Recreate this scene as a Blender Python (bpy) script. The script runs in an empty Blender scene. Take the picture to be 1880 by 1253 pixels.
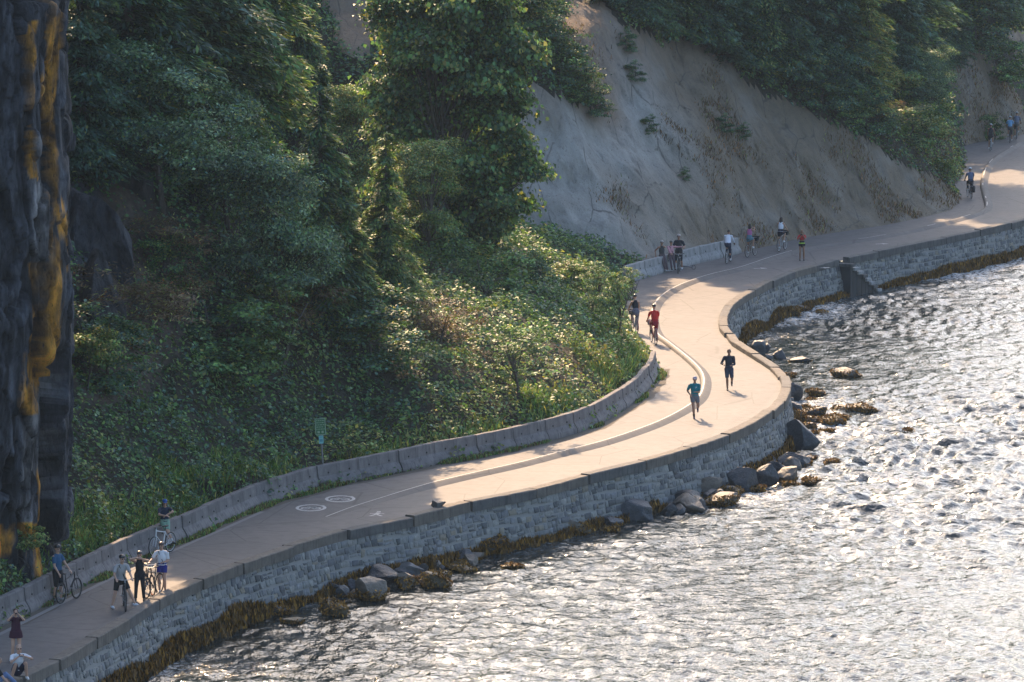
import bpy, bmesh, math, random
import numpy as np
from mathutils import Vector, Matrix, Euler
R=math.radians
S=bpy.context.scene; COL=S.collection
rng=np.random.default_rng(7); random.seed(7)
# ---------------------------------------------------------------- camera
F=9000.; CH=28.; TH=math.atan(1126.5/F); CT,ST=math.cos(TH),math.sin(TH)
cam=bpy.data.objects.new('camera',bpy.data.cameras.new('camera')); COL.objects.link(cam); S.camera=cam
cam.location=(0,0,CH); cam.rotation_euler=(math.pi/2-TH,0,0)
cam.data.sensor_width=36; cam.data.lens=36*F/1880; cam.data.clip_start=1; cam.data.clip_end=9000
# ---------------------------------------------------------------- light
SUN_EL=R(36); SUN_AZ=R(-14)                      # azimuth clockwise from +Y
W=bpy.data.worlds.new('World'); S.world=W; W.use_nodes=True
wn=W.node_tree; bg=wn.nodes['Background']; sky=wn.nodes.new('ShaderNodeTexSky')
sky.sky_type='NISHITA'; sky.sun_disc=False; sky.sun_elevation=SUN_EL; sky.sun_rotation=SUN_AZ
sky.air_density=1.0; sky.dust_density=3.0; sky.ozone_density=1.5
hs=wn.nodes.new('ShaderNodeHueSaturation'); hs.inputs['Saturation'].default_value=1.08
wn.links.new(sky.outputs[0],hs.inputs['Color']); wn.links.new(hs.outputs[0],bg.inputs[0]); bg.inputs[1].default_value=.145
sd=bpy.data.lights.new('sun','SUN'); so=bpy.data.objects.new('sun',sd); COL.objects.link(so)
sd.energy=4.2; sd.angle=R(.55); sd.color=(1,.69,.42)
sv=Vector((math.sin(SUN_AZ)*math.cos(SUN_EL),math.cos(SUN_AZ)*math.cos(SUN_EL),math.sin(SUN_EL)))
so.rotation_euler=sv.to_track_quat('Z','Y').to_euler(); so.location=(0,200,120)
S.view_settings.view_transform='Standard'; S.view_settings.look='None'; S.view_settings.exposure=1.18; S.view_settings.gamma=1
try: S.cycles.use_denoising=True; S.cycles.max_bounces=6; S.cycles.diffuse_bounces=2; S.cycles.glossy_bounces=3; S.cycles.transmission_bounces=3
except Exception: pass
# ---------------------------------------------------------------- picking points in the place
def ray(px,py):
    a=(px-940)/F; b=(626.5-py)/F
    return a, CT+b*ST, -ST+b*CT
def U(px,py,z=0.):
    dx,dy,dz=ray(px,py); t=(z-CH)/dz
    return (dx*t,dy*t,z)
def proj(P):
    P=np.asarray(P,float); x=P[...,0]; y=P[...,1]; z=P[...,2]-CH
    d=y*CT-z*ST; u=y*ST+z*CT
    return 940+F*x/d, 626.5-F*u/d, d
def UL(l,z=0.): return np.array([U(p[0],p[1],z)[:2] for p in l])
def catmull(P,step=.5):
    P=np.asarray(P,float); n=len(P); out=[]
    for i in range(n-1):
        p0=P[max(i-1,0)];p1=P[i];p2=P[i+1];p3=P[min(i+2,n-1)]
        m=max(2,int(np.linalg.norm(p2-p1)/step))
        t=np.linspace(0,1,m,endpoint=False)[:,None]
        out.append(.5*((2*p1)+(p2-p0)*t+(2*p0-5*p1+4*p2-p3)*t*t+(3*p1-p0-3*p2+p3)*t**3))
    out.append(P[-1:]); return np.vstack(out)
def resample(P,step):
    d=np.r_[0,np.cumsum(np.linalg.norm(np.diff(P,axis=0),axis=1))]
    n=max(2,int(round(d[-1]/step))+1); s=np.linspace(0,d[-1],n)
    return np.c_[np.interp(s,d,P[:,0]),np.interp(s,d,P[:,1])]
def tang(P):
    t=np.gradient(P,axis=0); return t/np.linalg.norm(t,axis=1)[:,None]
def offset(P,o):                                  # + = seaward (right of travel)
    t=tang(P); return P+np.c_[t[:,1],-t[:,0]]*o
# ---------------------------------------------------------------- noise
def _h(i,j,k,s):
    n=(i*374761393+j*668265263+k*2147483647+s*974634777)&0xffffffff
    n=((n^(n>>13))*1274126177)&0xffffffff
    n=((n^(n>>16))*2246822519)&0xffffffff
    return ((n^(n>>15))&0xffff)/65535.
def vn(P,s=0):
    P=np.asarray(P,float); f=np.floor(P); t=P-f; t=t*t*(3-2*t); i,j,k=[f[...,c].astype(np.int64) for c in range(3)]
    r=0
    for a in (0,1):
        for b in (0,1):
            for c in (0,1):
                w=(t[...,0] if a else 1-t[...,0])*(t[...,1] if b else 1-t[...,1])*(t[...,2] if c else 1-t[...,2])
                r=r+w*_h(i+a,j+b,k+c,s)
    return r*2-1
def fbm(P,o=4,s=0,g=.5):
    P=np.asarray(P,float); r=0; a=1
    for q in range(o): r=r+a*vn(P*2**q+q*17.3,s+q); a*=g
    return r
# ---------------------------------------------------------------- object helpers
def tag(o,label=None,cat=None,group=None,kind=None):
    if label: o['label']=label
    if cat: o['category']=cat
    if group: o['group']=group
    if kind: o['kind']=kind
    return o
def empty(name,loc=(0,0,0),rz=0.):
    o=bpy.data.objects.new(name,None); COL.objects.link(o); o.location=loc; o.rotation_euler=(0,0,rz); o.empty_display_size=.2; return o
def link(name,me,m=None,parent=None,smooth=False):
    o=bpy.data.objects.new(name,me); COL.objects.link(o)
    if m is not None and not me.materials: me.materials.append(m)
    if parent is not None: o.parent=parent
    if smooth: me.polygons.foreach_set('use_smooth',[True]*len(me.polygons))
    return o
def np_mesh(name,V,Fc,col=None,k=4):
    me=bpy.data.meshes.new(name); V=np.asarray(V,np.float32); Fc=np.asarray(Fc,np.int32)
    me.vertices.add(len(V)); me.vertices.foreach_set('co',V.ravel())
    me.loops.add(Fc.size); me.loops.foreach_set('vertex_index',Fc.ravel())
    me.polygons.add(len(Fc)); me.polygons.foreach_set('loop_start',np.arange(0,Fc.size,k,dtype=np.int32))
    me.polygons.foreach_set('loop_total',np.full(len(Fc),k,np.int32))
    me.update(calc_edges=True)
    if col is not None:
        a=me.color_attributes.new('Col','FLOAT_COLOR','POINT'); c=np.ones((len(V),4),np.float32); c[:,:3]=col; a.data.foreach_set('color',c.ravel())
    return me
def grid_faces(n,m,closed=False):
    i=np.arange(n-1)[:,None]*m; j=np.arange(m-1)[None,:]; a=(i+j).ravel()
    return np.c_[a,a+1,a+m+1,a+m]
def bm_mesh(name,bm):
    me=bpy.data.meshes.new(name); bm.to_mesh(me); bm.free(); return me
# ---------------------------------------------------------------- materials
def nodes(name):
    m=bpy.data.materials.new(name); m.use_nodes=True; n=m.node_tree; return m,n,n.nodes['Principled BSDF']
def N(n,t,**kw):
    x=n.nodes.new(t)
    for k,v in kw.items():
        if k in x.inputs: x.inputs[k].default_value=v
        else: setattr(x,k,v)
    return x
def mapping(n,scale=(1,1,1),rot=(0,0,0),coord='Object'):
    tc=N(n,'ShaderNodeTexCoord'); mp=N(n,'ShaderNodeMapping'); mp.inputs['Scale'].default_value=scale; mp.inputs['Rotation'].default_value=rot
    n.links.new(tc.outputs[coord],mp.inputs[0]); return mp.outputs[0]
def noise(n,vec,scale,detail=5,rough=.6):
    x=N(n,'ShaderNodeTexNoise',Scale=scale,Detail=detail,Roughness=rough); n.links.new(vec,x.inputs['Vector']); return x.outputs[0]
def ramp(n,f,stops):
    x=N(n,'ShaderNodeValToRGB'); e=x.color_ramp.elements
    while len(e)<len(stops): e.new(.5)
    for i,(p,c) in enumerate(stops): e[i].position=p; e[i].color=(c,c,c,1) if isinstance(c,(int,float)) else (*c,1)
    n.links.new(f,x.inputs[0]); return x.outputs[0]
def mix(n,f,a,b,mode='MIX'):
    x=N(n,'ShaderNodeMix',data_type='RGBA',blend_type=mode)
    for s,v in ((0,f),(6,a),(7,b)):
        if hasattr(v,'is_output'): n.links.new(v,x.inputs[s])
        else: x.inputs[s].default_value=v if s==0 else (*v,1)
    return x.outputs[2]
def bump(n,b,h,strength=.5,dist=.05):
    x=N(n,'ShaderNodeBump',Strength=strength,Distance=dist); n.links.new(h,x.inputs['Height']); n.links.new(x.outputs[0],b.inputs['Normal']); return x
def attr(n,name='Col'): return N(n,'ShaderNodeAttribute',attribute_name=name).outputs['Color']
MC={}
def plain(c,rough=.6,metal=0,var=.12,scale=6.,spec=.5):
    key=(c,rough,metal)
    if key in MC: return MC[key]
    m,n,b=nodes('surface_%d'%len(MC)); v=mapping(n); f=noise(n,v,scale,4)
    col=mix(n,f,tuple(x*(1-var) for x in c),tuple(min(1,x*(1+var)) for x in c))
    n.links.new(col,b.inputs['Base Color']); b.inputs['Roughness'].default_value=rough; b.inputs['Metallic'].default_value=metal
    MC[key]=m; return m
def m_leaf(name,trans=.3,rough=.50,gain=1.0):
    m,n,b=nodes(name); g=N(n,'ShaderNodeNewGeometry')
    r=ramp(n,g.outputs['Random Per Island'],[(0,.5*gain),(1,1.5*gain)])
    c=mix(n,1.,attr(n),r,'MULTIPLY'); n.links.new(c,b.inputs['Base Color']); b.inputs['Roughness'].default_value=rough; b.inputs['Specular IOR Level'].default_value=.25
    t=N(n,'ShaderNodeBsdfTranslucent'); tcol=mix(n,1.,c,(1.15,1.15,.55),'MULTIPLY'); n.links.new(tcol,t.inputs[0])
    ms=N(n,'ShaderNodeMixShader'); ms.inputs[0].default_value=trans; out=n.nodes['Material Output']
    n.links.new(b.outputs[0],ms.inputs[1]); n.links.new(t.outputs[0],ms.inputs[2]); n.links.new(ms.outputs[0],out.inputs[0]); return m
M_LEAF=m_leaf('leaf'); M_WEED=m_leaf('rockweed',.1,.5); M_DRY=m_leaf('dry_grass',.3,.8)
def m_bark():
    m,n,b=nodes('bark'); v=mapping(n,(1,1,.25)); f=noise(n,v,9,6)
    n.links.new(ramp(n,f,[(.3,(.035,.028,.022)),(.7,(.14,.12,.10))]),b.inputs['Base Color']); b.inputs['Roughness'].default_value=.9; bump(n,b,f,.6); return m
M_BARK=m_bark()
def m_path(name,base,tint,seed):
    m,n,b=nodes(name); v=mapping(n,(1,1,1)); f1=noise(n,v,.25,5); f2=noise(n,v,60,3); f3=noise(n,v,2.2,6)
    c=mix(n,ramp(n,f1,[(.35,0),(.65,1)]),base,tint)
    c=mix(n,ramp(n,f3,[(.3,.7),(.55,0)]),c,tuple(x*.62 for x in base))
    c=mix(n,ramp(n,f2,[(.3,.25),(.7,0)]),c,tuple(x*.55 for x in base))
    # hairline cracks
    vo=N(n,'ShaderNodeTexVoronoi',feature='DISTANCE_TO_EDGE',Scale=.28); 
    wv=N(n,'ShaderNodeMix',data_type='VECTOR'); wv.inputs[0].default_value=.06; n.links.new(v,wv.inputs[4]); nn=N(n,'ShaderNodeTexNoise',Scale=1.5,Detail=5); n.links.new(v,nn.inputs['Vector']); n.links.new(nn.outputs['Color'],wv.inputs[5]); n.links.new(wv.outputs[1],vo.inputs['Vector'])
    c=mix(n,ramp(n,vo.outputs[0],[(.003,.75),(.009,0)]),c,tuple(x*.4 for x in base))
    n.links.new(c,b.inputs['Base Color']); b.inputs['Roughness'].default_value=.72; bump(n,b,f2,.25,.01); return m
M_PATH=m_path('asphalt_worn',(.118,.111,.108),(.152,.138,.130),1)
M_PATCH=m_path('asphalt_patch',(.115,.105,.102),(.135,.125,.12),2)
M_KERB=m_path('kerb_asphalt',(.085,.08,.076),(.115,.107,.10),3)
def m_paint():
    m,n,b=nodes('white_paint'); v=mapping(n); f=noise(n,v,18,6,.75)
    n.links.new(ramp(n,f,[(.38,(.24,.23,.22)),(.50,(.55,.53,.50))]),b.inputs['Base Color']); b.inputs['Roughness'].default_value=.6; return m
M_PAINT=m_paint()
def m_conc(name,a,bc,dark,scale=1.0):
    m,n,b=nodes(name); v=mapping(n,(1,1,1)); v2=mapping(n,(3,3,.5)); f=noise(n,v,1.7*scale,7,.65); s=noise(n,v2,2.5,5); g=noise(n,v,45,3)
    c=mix(n,ramp(n,f,[(.35,0),(.65,1)]),a,bc); c=mix(n,ramp(n,s,[(.48,0),(.72,.8)]),c,dark)
    c=mix(n,ramp(n,g,[(.3,.3),(.6,0)]),c,dark)
    n.links.new(c,b.inputs['Base Color']); b.inputs['Roughness'].default_value=.85; bump(n,b,f,.4,.03); return m
M_BARRIER=m_conc('barrier_concrete',(.155,.14,.138),(.24,.22,.21),(.06,.055,.055))
M_BARRIER2=m_conc('pale_barrier_concrete',(.30,.295,.285),(.40,.385,.37),(.15,.145,.14))
M_COPE=m_conc('coping_stone',(.12,.105,.085),(.20,.17,.14),(.055,.05,.045))
M_COPE2=m_conc('coping_stone_grey',(.09,.087,.082),(.15,.142,.132),(.04,.04,.04))
def m_stone():
    m,n,b=nodes('wall_stone'); v=mapping(n); f=noise(n,v,7,6,.7); c=mix(n,1.,attr(n),ramp(n,f,[(.25,.55),(.75,1.3)]),'MULTIPLY')
    n.links.new(c,b.inputs['Base Color']); b.inputs['Roughness'].default_value=.75; bump(n,b,f,.7,.04); return m
M_STONE=m_stone()
M_MORTAR=plain((.27,.262,.245),.9)
def m_rock():
    m,n,b=nodes('boulder_rock'); v=mapping(n,(1,1,1.6)); f=noise(n,v,2.5,8,.7); g=noise(n,v,14,5)
    c=mix(n,1.,attr(n),ramp(n,f,[(.3,.55),(.7,1.5)]),'MULTIPLY'); c=mix(n,ramp(n,g,[(.55,0),(.75,.6)]),c,(.20,.20,.19))
    n.links.new(c,b.inputs['Base Color']); b.inputs['Roughness'].default_value=.5; bump(n,b,f,.8,.12); return m
M_ROCK=m_rock()
# ================================================================ THE SETTING
BAR=[(-60,1178),(38,1136),(109,1099),(170,1069),(240,1035),(321,1001),(424,956),(490,928),(560,908),(600,895),(660,884),(730,870),(800,854),(900,836),(967,821),(1034,804),(1088,786),(1135,761),(1175,734),(1197,711),(1211,688),(1213,678)]
INL=BAR[:-1]+[(1211,676),(1203,655),(1180,640),(1164,622),(1152,600),(1147,575),(1149,548),(1157,521),(1198,508),(1221,502),(1270,488),(1315,478),(1359,466),(1420,452),(1480,438),(1559,425),(1638,413),(1717,396),(1746,387),(1758,374),(1761,361),(1745,345),(1764,329),(1772,313),(1772,292),(1762,280),(1764,272),(1796,263),(1835,257),(1880,248),(1975,232)]
WAL=[(-70,1277),(19,1241),(88,1208),(151,1171),(214,1135),(273,1098),(350,1063),(429,1032),(520,1001),(627,970),(747,946),(852,919),(967,896),(1066,870),(1172,844),(1255,820),(1321,797),(1373,773),(1403,753),(1423,734),(1433,711),(1430,690),(1416,674),(1379,650),(1343,627),(1332,613),(1321,598),(1320,581),(1330,561),(1350,545),(1373,532),(1405,515),(1445,498),(1488,486),(1532,474),(1545,472),(1599,461),(1666,447),(1728,435),(1789,422),(1844,409),(1880,400),(1975,378)]
KER=[(598,944),(642,929),(699,913),(769,894),(865,871),(950,852),(1034,830),(1101,813),(1168,791),(1218,771),(1262,747),(1285,727),(1292,701),(1285,680),(1262,657),(1228,630),(1206,613),(1197,590),(1199,566),(1215,544),(1249,524),(1301,506),(1359,492),(1416,473),(1473,457),(1531,447),(1600,437),(1664,425),(1717,413),(1770,399),(1801,388),(1812,377),(1807,355),(1804,334),(1811,308),(1830,287),(1862,268),(1880,259),(1975,236)]
ZW=-1.8
inl=catmull(UL(INL),.8); wal=catmull(UL(WAL,.2),.25); ker=catmull(UL(KER,.1),.5)
# ---- path slab
def flat_poly(name,loop,z,m,kind='structure',thick=None,parent=None):
    bm=bmesh.new(); vs=[bm.verts.new((p[0],p[1],z)) for p in loop]
    es=[bm.edges.new((vs[i],vs[(i+1)%len(vs)])) for i in range(len(vs))]
    bmesh.ops.triangle_fill(bm,edges=es,use_beauty=True,use_dissolve=False)
    for f in bm.faces:
        if f.normal.z<0: f.normal_flip()
    o=link(name,bm_mesh(name,bm),m,parent)
    if kind: o['kind']=kind
    return o
loop=np.vstack([offset(resample(inl,1.5),-.45),resample(wal,1.)[::-1]+0*0])
lp=offset(resample(wal,1.),.03)
path=flat_poly('path',np.vstack([offset(resample(inl,1.5),-.25),lp[::-1]]),0.,M_PATH)
# ---- verge of dirt along the barrier
M_DIRT=plain((.10,.085,.065),.95,0,.4,8.)
def strip(name,P,o0,o1,z0,z1,m,kind='structure',jag=0.,parent=None):
    a=offset(P,o0); b=offset(P,o1)
    if jag: b=b+(tang(P)[:,::-1]*[1,-1])*(fbm(np.c_[P*.9,P[:,0]*0],3)*jag)[:,None]
    V=np.vstack([np.c_[a,np.full(len(a),z0)],np.c_[b,np.full(len(b),z1)]]); n=len(P); i=np.arange(n-1)
    me=np_mesh(name,V,np.c_[i,i+n,i+n+1,i+1]); o=link(name,me,m,parent)
    if kind: o['kind']=kind
    return o
bar=catmull(UL(BAR),.4)
strip('verge',bar,-.4,.42,.012,.004,M_DIRT,jag=.12)
strip('path_edge',catmull(UL([(-60,1192),(0,1165),(206,1062),(338,1003),(410,972),(482,940)]),.5),-.09,.09,.009,.009,plain((.21,.20,.195),.8))
for nm,pts in (('asphalt_patch',[(1276,638),(1372,640),(1398,659),(1330,660)]),('asphalt_patch',[(1397,704),(1429,702),(1428,716),(1395,752),(1345,776),(1343,766),(1372,748),(1396,728)]),('asphalt_patch',[(860,842),(1000,813),(1010,816),(868,845)])):
    flat_poly(nm,UL(pts),.005,M_PATCH)
# ---- kerb dividing the cycle lane, with its white line
def kerb():
    P=resample(ker,.6); n=len(P); sec=[(-.16,-.01),(-.12,.10),(-.05,.14),(.05,.145),(.12,.12),(.36,-.01)]
    d=np.linspace(0,1,n); h=np.clip(d*n/14,0.02,1)
    V=[];
    for o,z in sec: V.append(np.c_[offset(P,o*1.0),z*h])
    V=np.stack(V,1).reshape(-1,3); me=np_mesh('kerb',V,grid_faces(n,len(sec))); o=link('kerb',me,M_KERB,smooth=True); o['kind']='structure'
    a=offset(P,-.02); b=offset(P,.035); q=int(n*.52)
    V=np.vstack([np.c_[a,.148*h+.004],np.c_[b,.148*h+.004]]); i=np.arange(n-1)
    i=i[(i<q)|(vn(np.c_[i*.35,i*0,i*0])>.55)]
    o=link('lane_line',np_mesh('lane_line',V,np.c_[i,i+n,i+n+1,i+1]),M_PAINT); o['kind']='structure'
kerb()
# ---- painted symbols: ring with a bicycle, walker mark
def sheet(name,polys,m=M_PAINT,z=.006):
    bm=bmesh.new()
    for pl in polys:
        vs=[bm.verts.new((p[0],p[1],z)) for p in pl]
        f=bm.faces.new(vs)
        if f.normal.z<0: f.normal_flip()
    bm.normal_update()
    for f in bm.faces:
        if f.normal.z<0: f.normal_flip()
    o=link(name,bm_mesh(name,bm),m); o['kind']='structure'; return o
def bar2(p,q,w):
    p=np.array(p,float);q=np.array(q,float);t=(q-p)/max(1e-6,np.linalg.norm(q-p));nn=np.array([-t[1],t[0]])*w/2
    return [p+nn,p-nn,q-nn,q+nn]
def ringp(c,r,w,n=22,a0=0,a1=2*math.pi,sy=1):
    out=[]
    for i in range(n):
        a=a0+(a1-a0)*i/n;b=a0+(a1-a0)*(i+1)/n
        out.append([(c[0]+(r-w/2)*math.cos(a),c[1]+(r-w/2)*math.sin(a)*sy),(c[0]+(r+w/2)*math.cos(a),c[1]+(r+w/2)*math.sin(a)*sy),(c[0]+(r+w/2)*math.cos(b),c[1]+(r+w/2)*math.sin(b)*sy),(c[0]+(r-w/2)*math.cos(b),c[1]+(r-w/2)*math.sin(b)*sy)])
    return out
for (px,py) in ((571,933),(624.5,916.5)):
    x,y,_=U(px,py); pl=ringp((0,0),.5,.12,26,sy=1.4)
    pl+=ringp((-.2,-.1),.14,.08,12,sy=1.3)+ringp((.2,-.1),.14,.08,12,sy=1.3)
    pl+=[bar2((-.2,-.1),(-.08,.15),.09),bar2((-.08,.15),(.12,.15),.09),bar2((.12,.15),(.2,-.1),.09),bar2((-.08,.15),(.02,-.1),.09),bar2((.02,-.1),(.12,.15),.09),bar2((-.15,.22),(-.03,.22),.05),bar2((.10,.24),(.2,.24),.05)]
    pl+=[[(.22,.62),(.42,.62),(.50,.42)]]
    o=sheet('cycle_symbol',[[(x+p[0],y+p[1]) for p in q] for q in pl])
x,y,_=U(690,945.5)
sheet('walker_symbol',[[(x+p[0],y+p[1]) for p in q] for q in [bar2((-.2,-.3),(0,.05),.1),bar2((.05,.0),(.22,-.32),.1),bar2((0,0),(.08,.45),.16),bar2((-.22,.25),(.3,.2),.08),[(.02,.55),(.16,.55),(.16,.75),(.02,.75)]]])
for px,py in ((1617,448),(1394,493),(1510,492)):
    x,y,_=U(px,py); sheet('path_marking',[[(x+p[0],y+p[1]) for p in q] for q in [bar2((-.3,-.2),(.25,.1),.12),[(.1,-.3),(.45,0),(.05,.3)]]])
# ---- terrain height field
def seg_dist(P,L):
    """signed distance of points P to polyline L (inland side positive = left of travel)"""
    best=np.full(len(P),1e9); sg=np.ones(len(P))
    for i in range(len(L)-1):
        a=L[i];b=L[i+1];ab=b-a;t=np.clip(((P-a)@ab)/(ab@ab),0,1);q=a+t[:,None]*ab;v=P-q;d=np.hypot(v[:,0],v[:,1])
        s=ab[0]*(P[:,1]-a[1])-ab[1]*(P[:,0]-a[0]); m=d<best-1e-9; best=np.where(m,d,best); sg=np.where(m,np.sign(s),sg)
    return best*sg
UU=lambda l:[tuple(U(*p)[:2]) for p in l]
F1=np.array([(-60,135)]+UU(BAR[:14])+[(0.5,190),(1.2,196),(1,210),(-3,225),(-10,240),(-20,262)])
F2=np.array([(-60,230),(-30,240),(-12,244),(-2,247)]+UU([(1200,505),(1270,485),(1359,464),(1480,436),(1559,423),(1638,411),(1717,394),(1748,385),(1760,374),(1764,361),(1748,345),(1762,329),(1770,313),(1770,292),(1760,280),(1762,271),(1796,261),(1835,255),(1880,246)])+[(38.5,349),(38.6,372),(46,410),(90,430)])
F3=np.array(UU([(560,907),(730,869),(800,853),(900,835),(967,820),(1034,803),(1088,785),(1133,760),(1173,733),(1195,710),(1209,688),(1200,656),(1178,641),(1162,622),(1150,600),(1145,575),(1147,548),(1155,520),(1200,505)]))
F3=np.vstack([F3,[(0,255),(-14,262)]])
def prof(d,pts): return np.interp(d,[p[0] for p in pts],[p[1] for p in pts])
def smax(a,b,k=1.2): 
    h=np.clip(.5+.5*(a-b)/k,0,1); return b*(1-h)+a*h+k*h*(1-h)
def height(X,Y,detail=True):
    P=np.c_[X,Y]; d1=seg_dist(P,F1); d2=seg_dist(P,F2); d3=seg_dist(P,F3)
    steep=np.clip((-6-X)/8,0,1)
    a=prof(d1,[(-2,-1),(0,-.05),(3,1.5),(6,5.2),(12,12.5),(40,40)])*(.62+.38*steep)
    a=a+1.15*np.clip(d1/2.2,0,1)*np.clip((-11.5-X)/3,0,1)
    a=np.where(d1>0,a,d1*.5-.05)
    h1=fbm(np.c_[P*.16,X*0],3,3)
    a=a+np.clip(d1/4,0,1)*h1*.9
    c=prof(d2,[(-2,-2),(0,-.05),(1.2,1.2),(8.5,11.6),(14,16),(60,42)])
    far=np.clip((Y-300)/20,0,1)
    c=c*(1-far)+prof(d2,[(-2,-2),(0,-.05),(5,9.5),(9,14),(60,42)])*far
    g=np.sin((X*.55-c*.62)+2.2*vn(np.c_[P*.12,X*0],9))      # slanting gullies
    amp=np.clip(d2/2,0,1)
    c=c+amp*(.28*g+ .5*fbm(np.c_[P*.22,X*0],4,5))
    b=3.9*(1-np.exp(-np.clip(d3,0,99)/4.2))*np.clip((Y-178)/16,0.35,1)+np.where(d3<0,d3*.5-.05,0)
    b=b+np.clip(d3/3,0,1)*.5*fbm(np.c_[P*.3,X*0],3,8)
    # far part of the hump falls to the cliff foot
    h=smax(smax(a,b,.6),c,.8); inside=np.maximum(np.maximum(d1,d2),d3)
    h=np.where(inside<0,np.minimum(h,-.06+inside*.4),h)
    return h,inside,d2,a,b,c
gx=np.arange(-48,64,.32); gy=np.arange(136,432,.32)
GX,GY=np.meshgrid(gx,gy,indexing='ij'); hh,ins,dd2,ha,hb,hc=height(GX.ravel(),GY.ravel())
HZ=hh.reshape(GX.shape)
def hz(x,y):
    i=np.clip((np.asarray(x)-gx[0])/.32,0,len(gx)-1.001); j=np.clip((np.asarray(y)-gy[0])/.32,0,len(gy)-1.001); a=i.astype(int);b=j.astype(int);u=i-a;v=j-b
    return HZ[a,b]*(1-u)*(1-v)+HZ[a+1,b]*u*(1-v)+HZ[a,b+1]*(1-u)*v+HZ[a+1,b+1]*u*v
def hit(px,py,d0=138.):
    dx,dy,dz=ray(px,py)
    t=np.arange(d0,420,.15); x=dx*t;y=dy*t;z=CH+dz*t; k=np.nonzero(z<hz(x,y))[0]
    t=t[k[0]] if len(k) else 400.
    return dx*t,dy*t,float(hz(dx*t,dy*t))
def inpoly(px,py,poly):
    r=np.zeros(np.shape(px),bool); n=len(poly)
    for i in range(n):
        x0,y0=poly[i];x1,y1=poly[(i+1)%n]
        if y0==y1: continue
        c=((y0>py)!=(y1>py))&(px<(x1-x0)*(py-y0)/(y1-y0)+x0); r^=c
    return r
BARE=[[(930,500),(940,420),(950,300),(945,190),(968,156),(1030,190),(1093,205),(1077,156),(1030,78),(1005,0),(1000,-60),(1075,-60),(1098,0),(1150,57),(1275,78),(1333,104),(1369,151),(1453,193),(1526,229),(1620,276),(1682,313),(1734,339),(1752,352),(1770,380),(1700,420),(1350,480),(1190,520)],
 [(1748,90),(1800,88),(1854,151),(1875,205),(1900,240),(1900,270),(1775,275),(1760,220),(1745,150)]]
BAREROCK=[(118,215),(150,225),(200,260),(240,330),(340,430),(345,560),(330,640),(270,720),(180,740),(108,720)]
SLOT=[(590,-40),(690,-40),(680,60),(665,112),(640,105),(615,60)]
PV=np.c_[GX.ravel(),GY.ravel(),hh]; px,py,_=proj(PV)
jx=px+10*vn(np.c_[px/14,py/14,px*0]); jy=py+10*vn(np.c_[px/14,py/14,px*0+9])
sand=(inpoly(jx,jy,BARE[0])|inpoly(jx,jy,BARE[1])|inpoly(jx,jy,SLOT)|((PV[:,1]>352)&(PV[:,0]>36)))&(hc>=ha)&(hc>=hb-.4)
earth=inpoly(jx,jy,BAREROCK)&~sand
# sandstone displaced a little: ledges
def terrain():
    n,m=GX.shape; fc=grid_faces(n,m); keep=(ins[fc].min(1)>-.9); fc=fc[keep]
    fs=sand[fc].sum(1)>=2
    # orientation: faces should point up
    colr=np.zeros((len(PV),3)); base=np.array([.05,.045,.03]); colr[:]=base
    e=fbm(PV*.9,4,2)
    colr[earth]=(np.array([.10,.075,.055])*(1+.5*e[earth,None]))
    ero=inpoly(jx,jy,[(125,300),(175,310),(185,400),(160,520),(110,560),(110,330)]); colr[ero&earth]=np.array([.09,.095,.105])
    sw=sand.reshape(n,m).astype(float)
    for _ in range(4): sw[1:-1,1:-1]=(sw[1:-1,1:-1]*2+sw[2:,1:-1]+sw[:-2,1:-1]+sw[1:-1,2:]+sw[1:-1,:-2])/6
    sw=sw.ravel(); q=PV*[.5,.5,.7]; rr=fbm(q*1.6,4,12); ll=np.abs(fbm(np.c_[(PV[:,0]*.8-PV[:,2]*.8),PV[:,1]*.2,PV[:,2]*.2]*.7,3,21)); DP=PV.copy(); DP[:,1]-=sw*(.30*rr-.42*np.clip(.22-ll,0,1)*1.4); DP[:,2]+=sw*.12*rr
    for nm,mask,m_ in (('hillside',~fs,M_SOIL),('sandstone_cliff',fs,M_SAND)):
        f=fc[mask][:,::-1]; u,inv=np.unique(f,return_inverse=True)
        V=DP[u].copy(); c=colr[u]
        if nm=='sandstone_cliff':
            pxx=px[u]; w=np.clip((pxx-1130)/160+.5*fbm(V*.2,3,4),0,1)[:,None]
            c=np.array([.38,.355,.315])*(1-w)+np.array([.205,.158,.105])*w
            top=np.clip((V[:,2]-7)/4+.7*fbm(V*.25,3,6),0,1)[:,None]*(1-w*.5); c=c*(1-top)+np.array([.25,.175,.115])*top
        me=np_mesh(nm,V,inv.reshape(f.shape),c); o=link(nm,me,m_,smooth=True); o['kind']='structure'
def m_soil():
    m,n,b=nodes('hillside_soil'); v=mapping(n); f=noise(n,v,3,8,.7); c=mix(n,1.,attr(n),ramp(n,f,[(.3,.5),(.7,1.6)]),'MULTIPLY')
    n.links.new(c,b.inputs['Base Color']); b.inputs['Roughness'].default_value=.95; bump(n,b,f,1.,.3); return m
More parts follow.
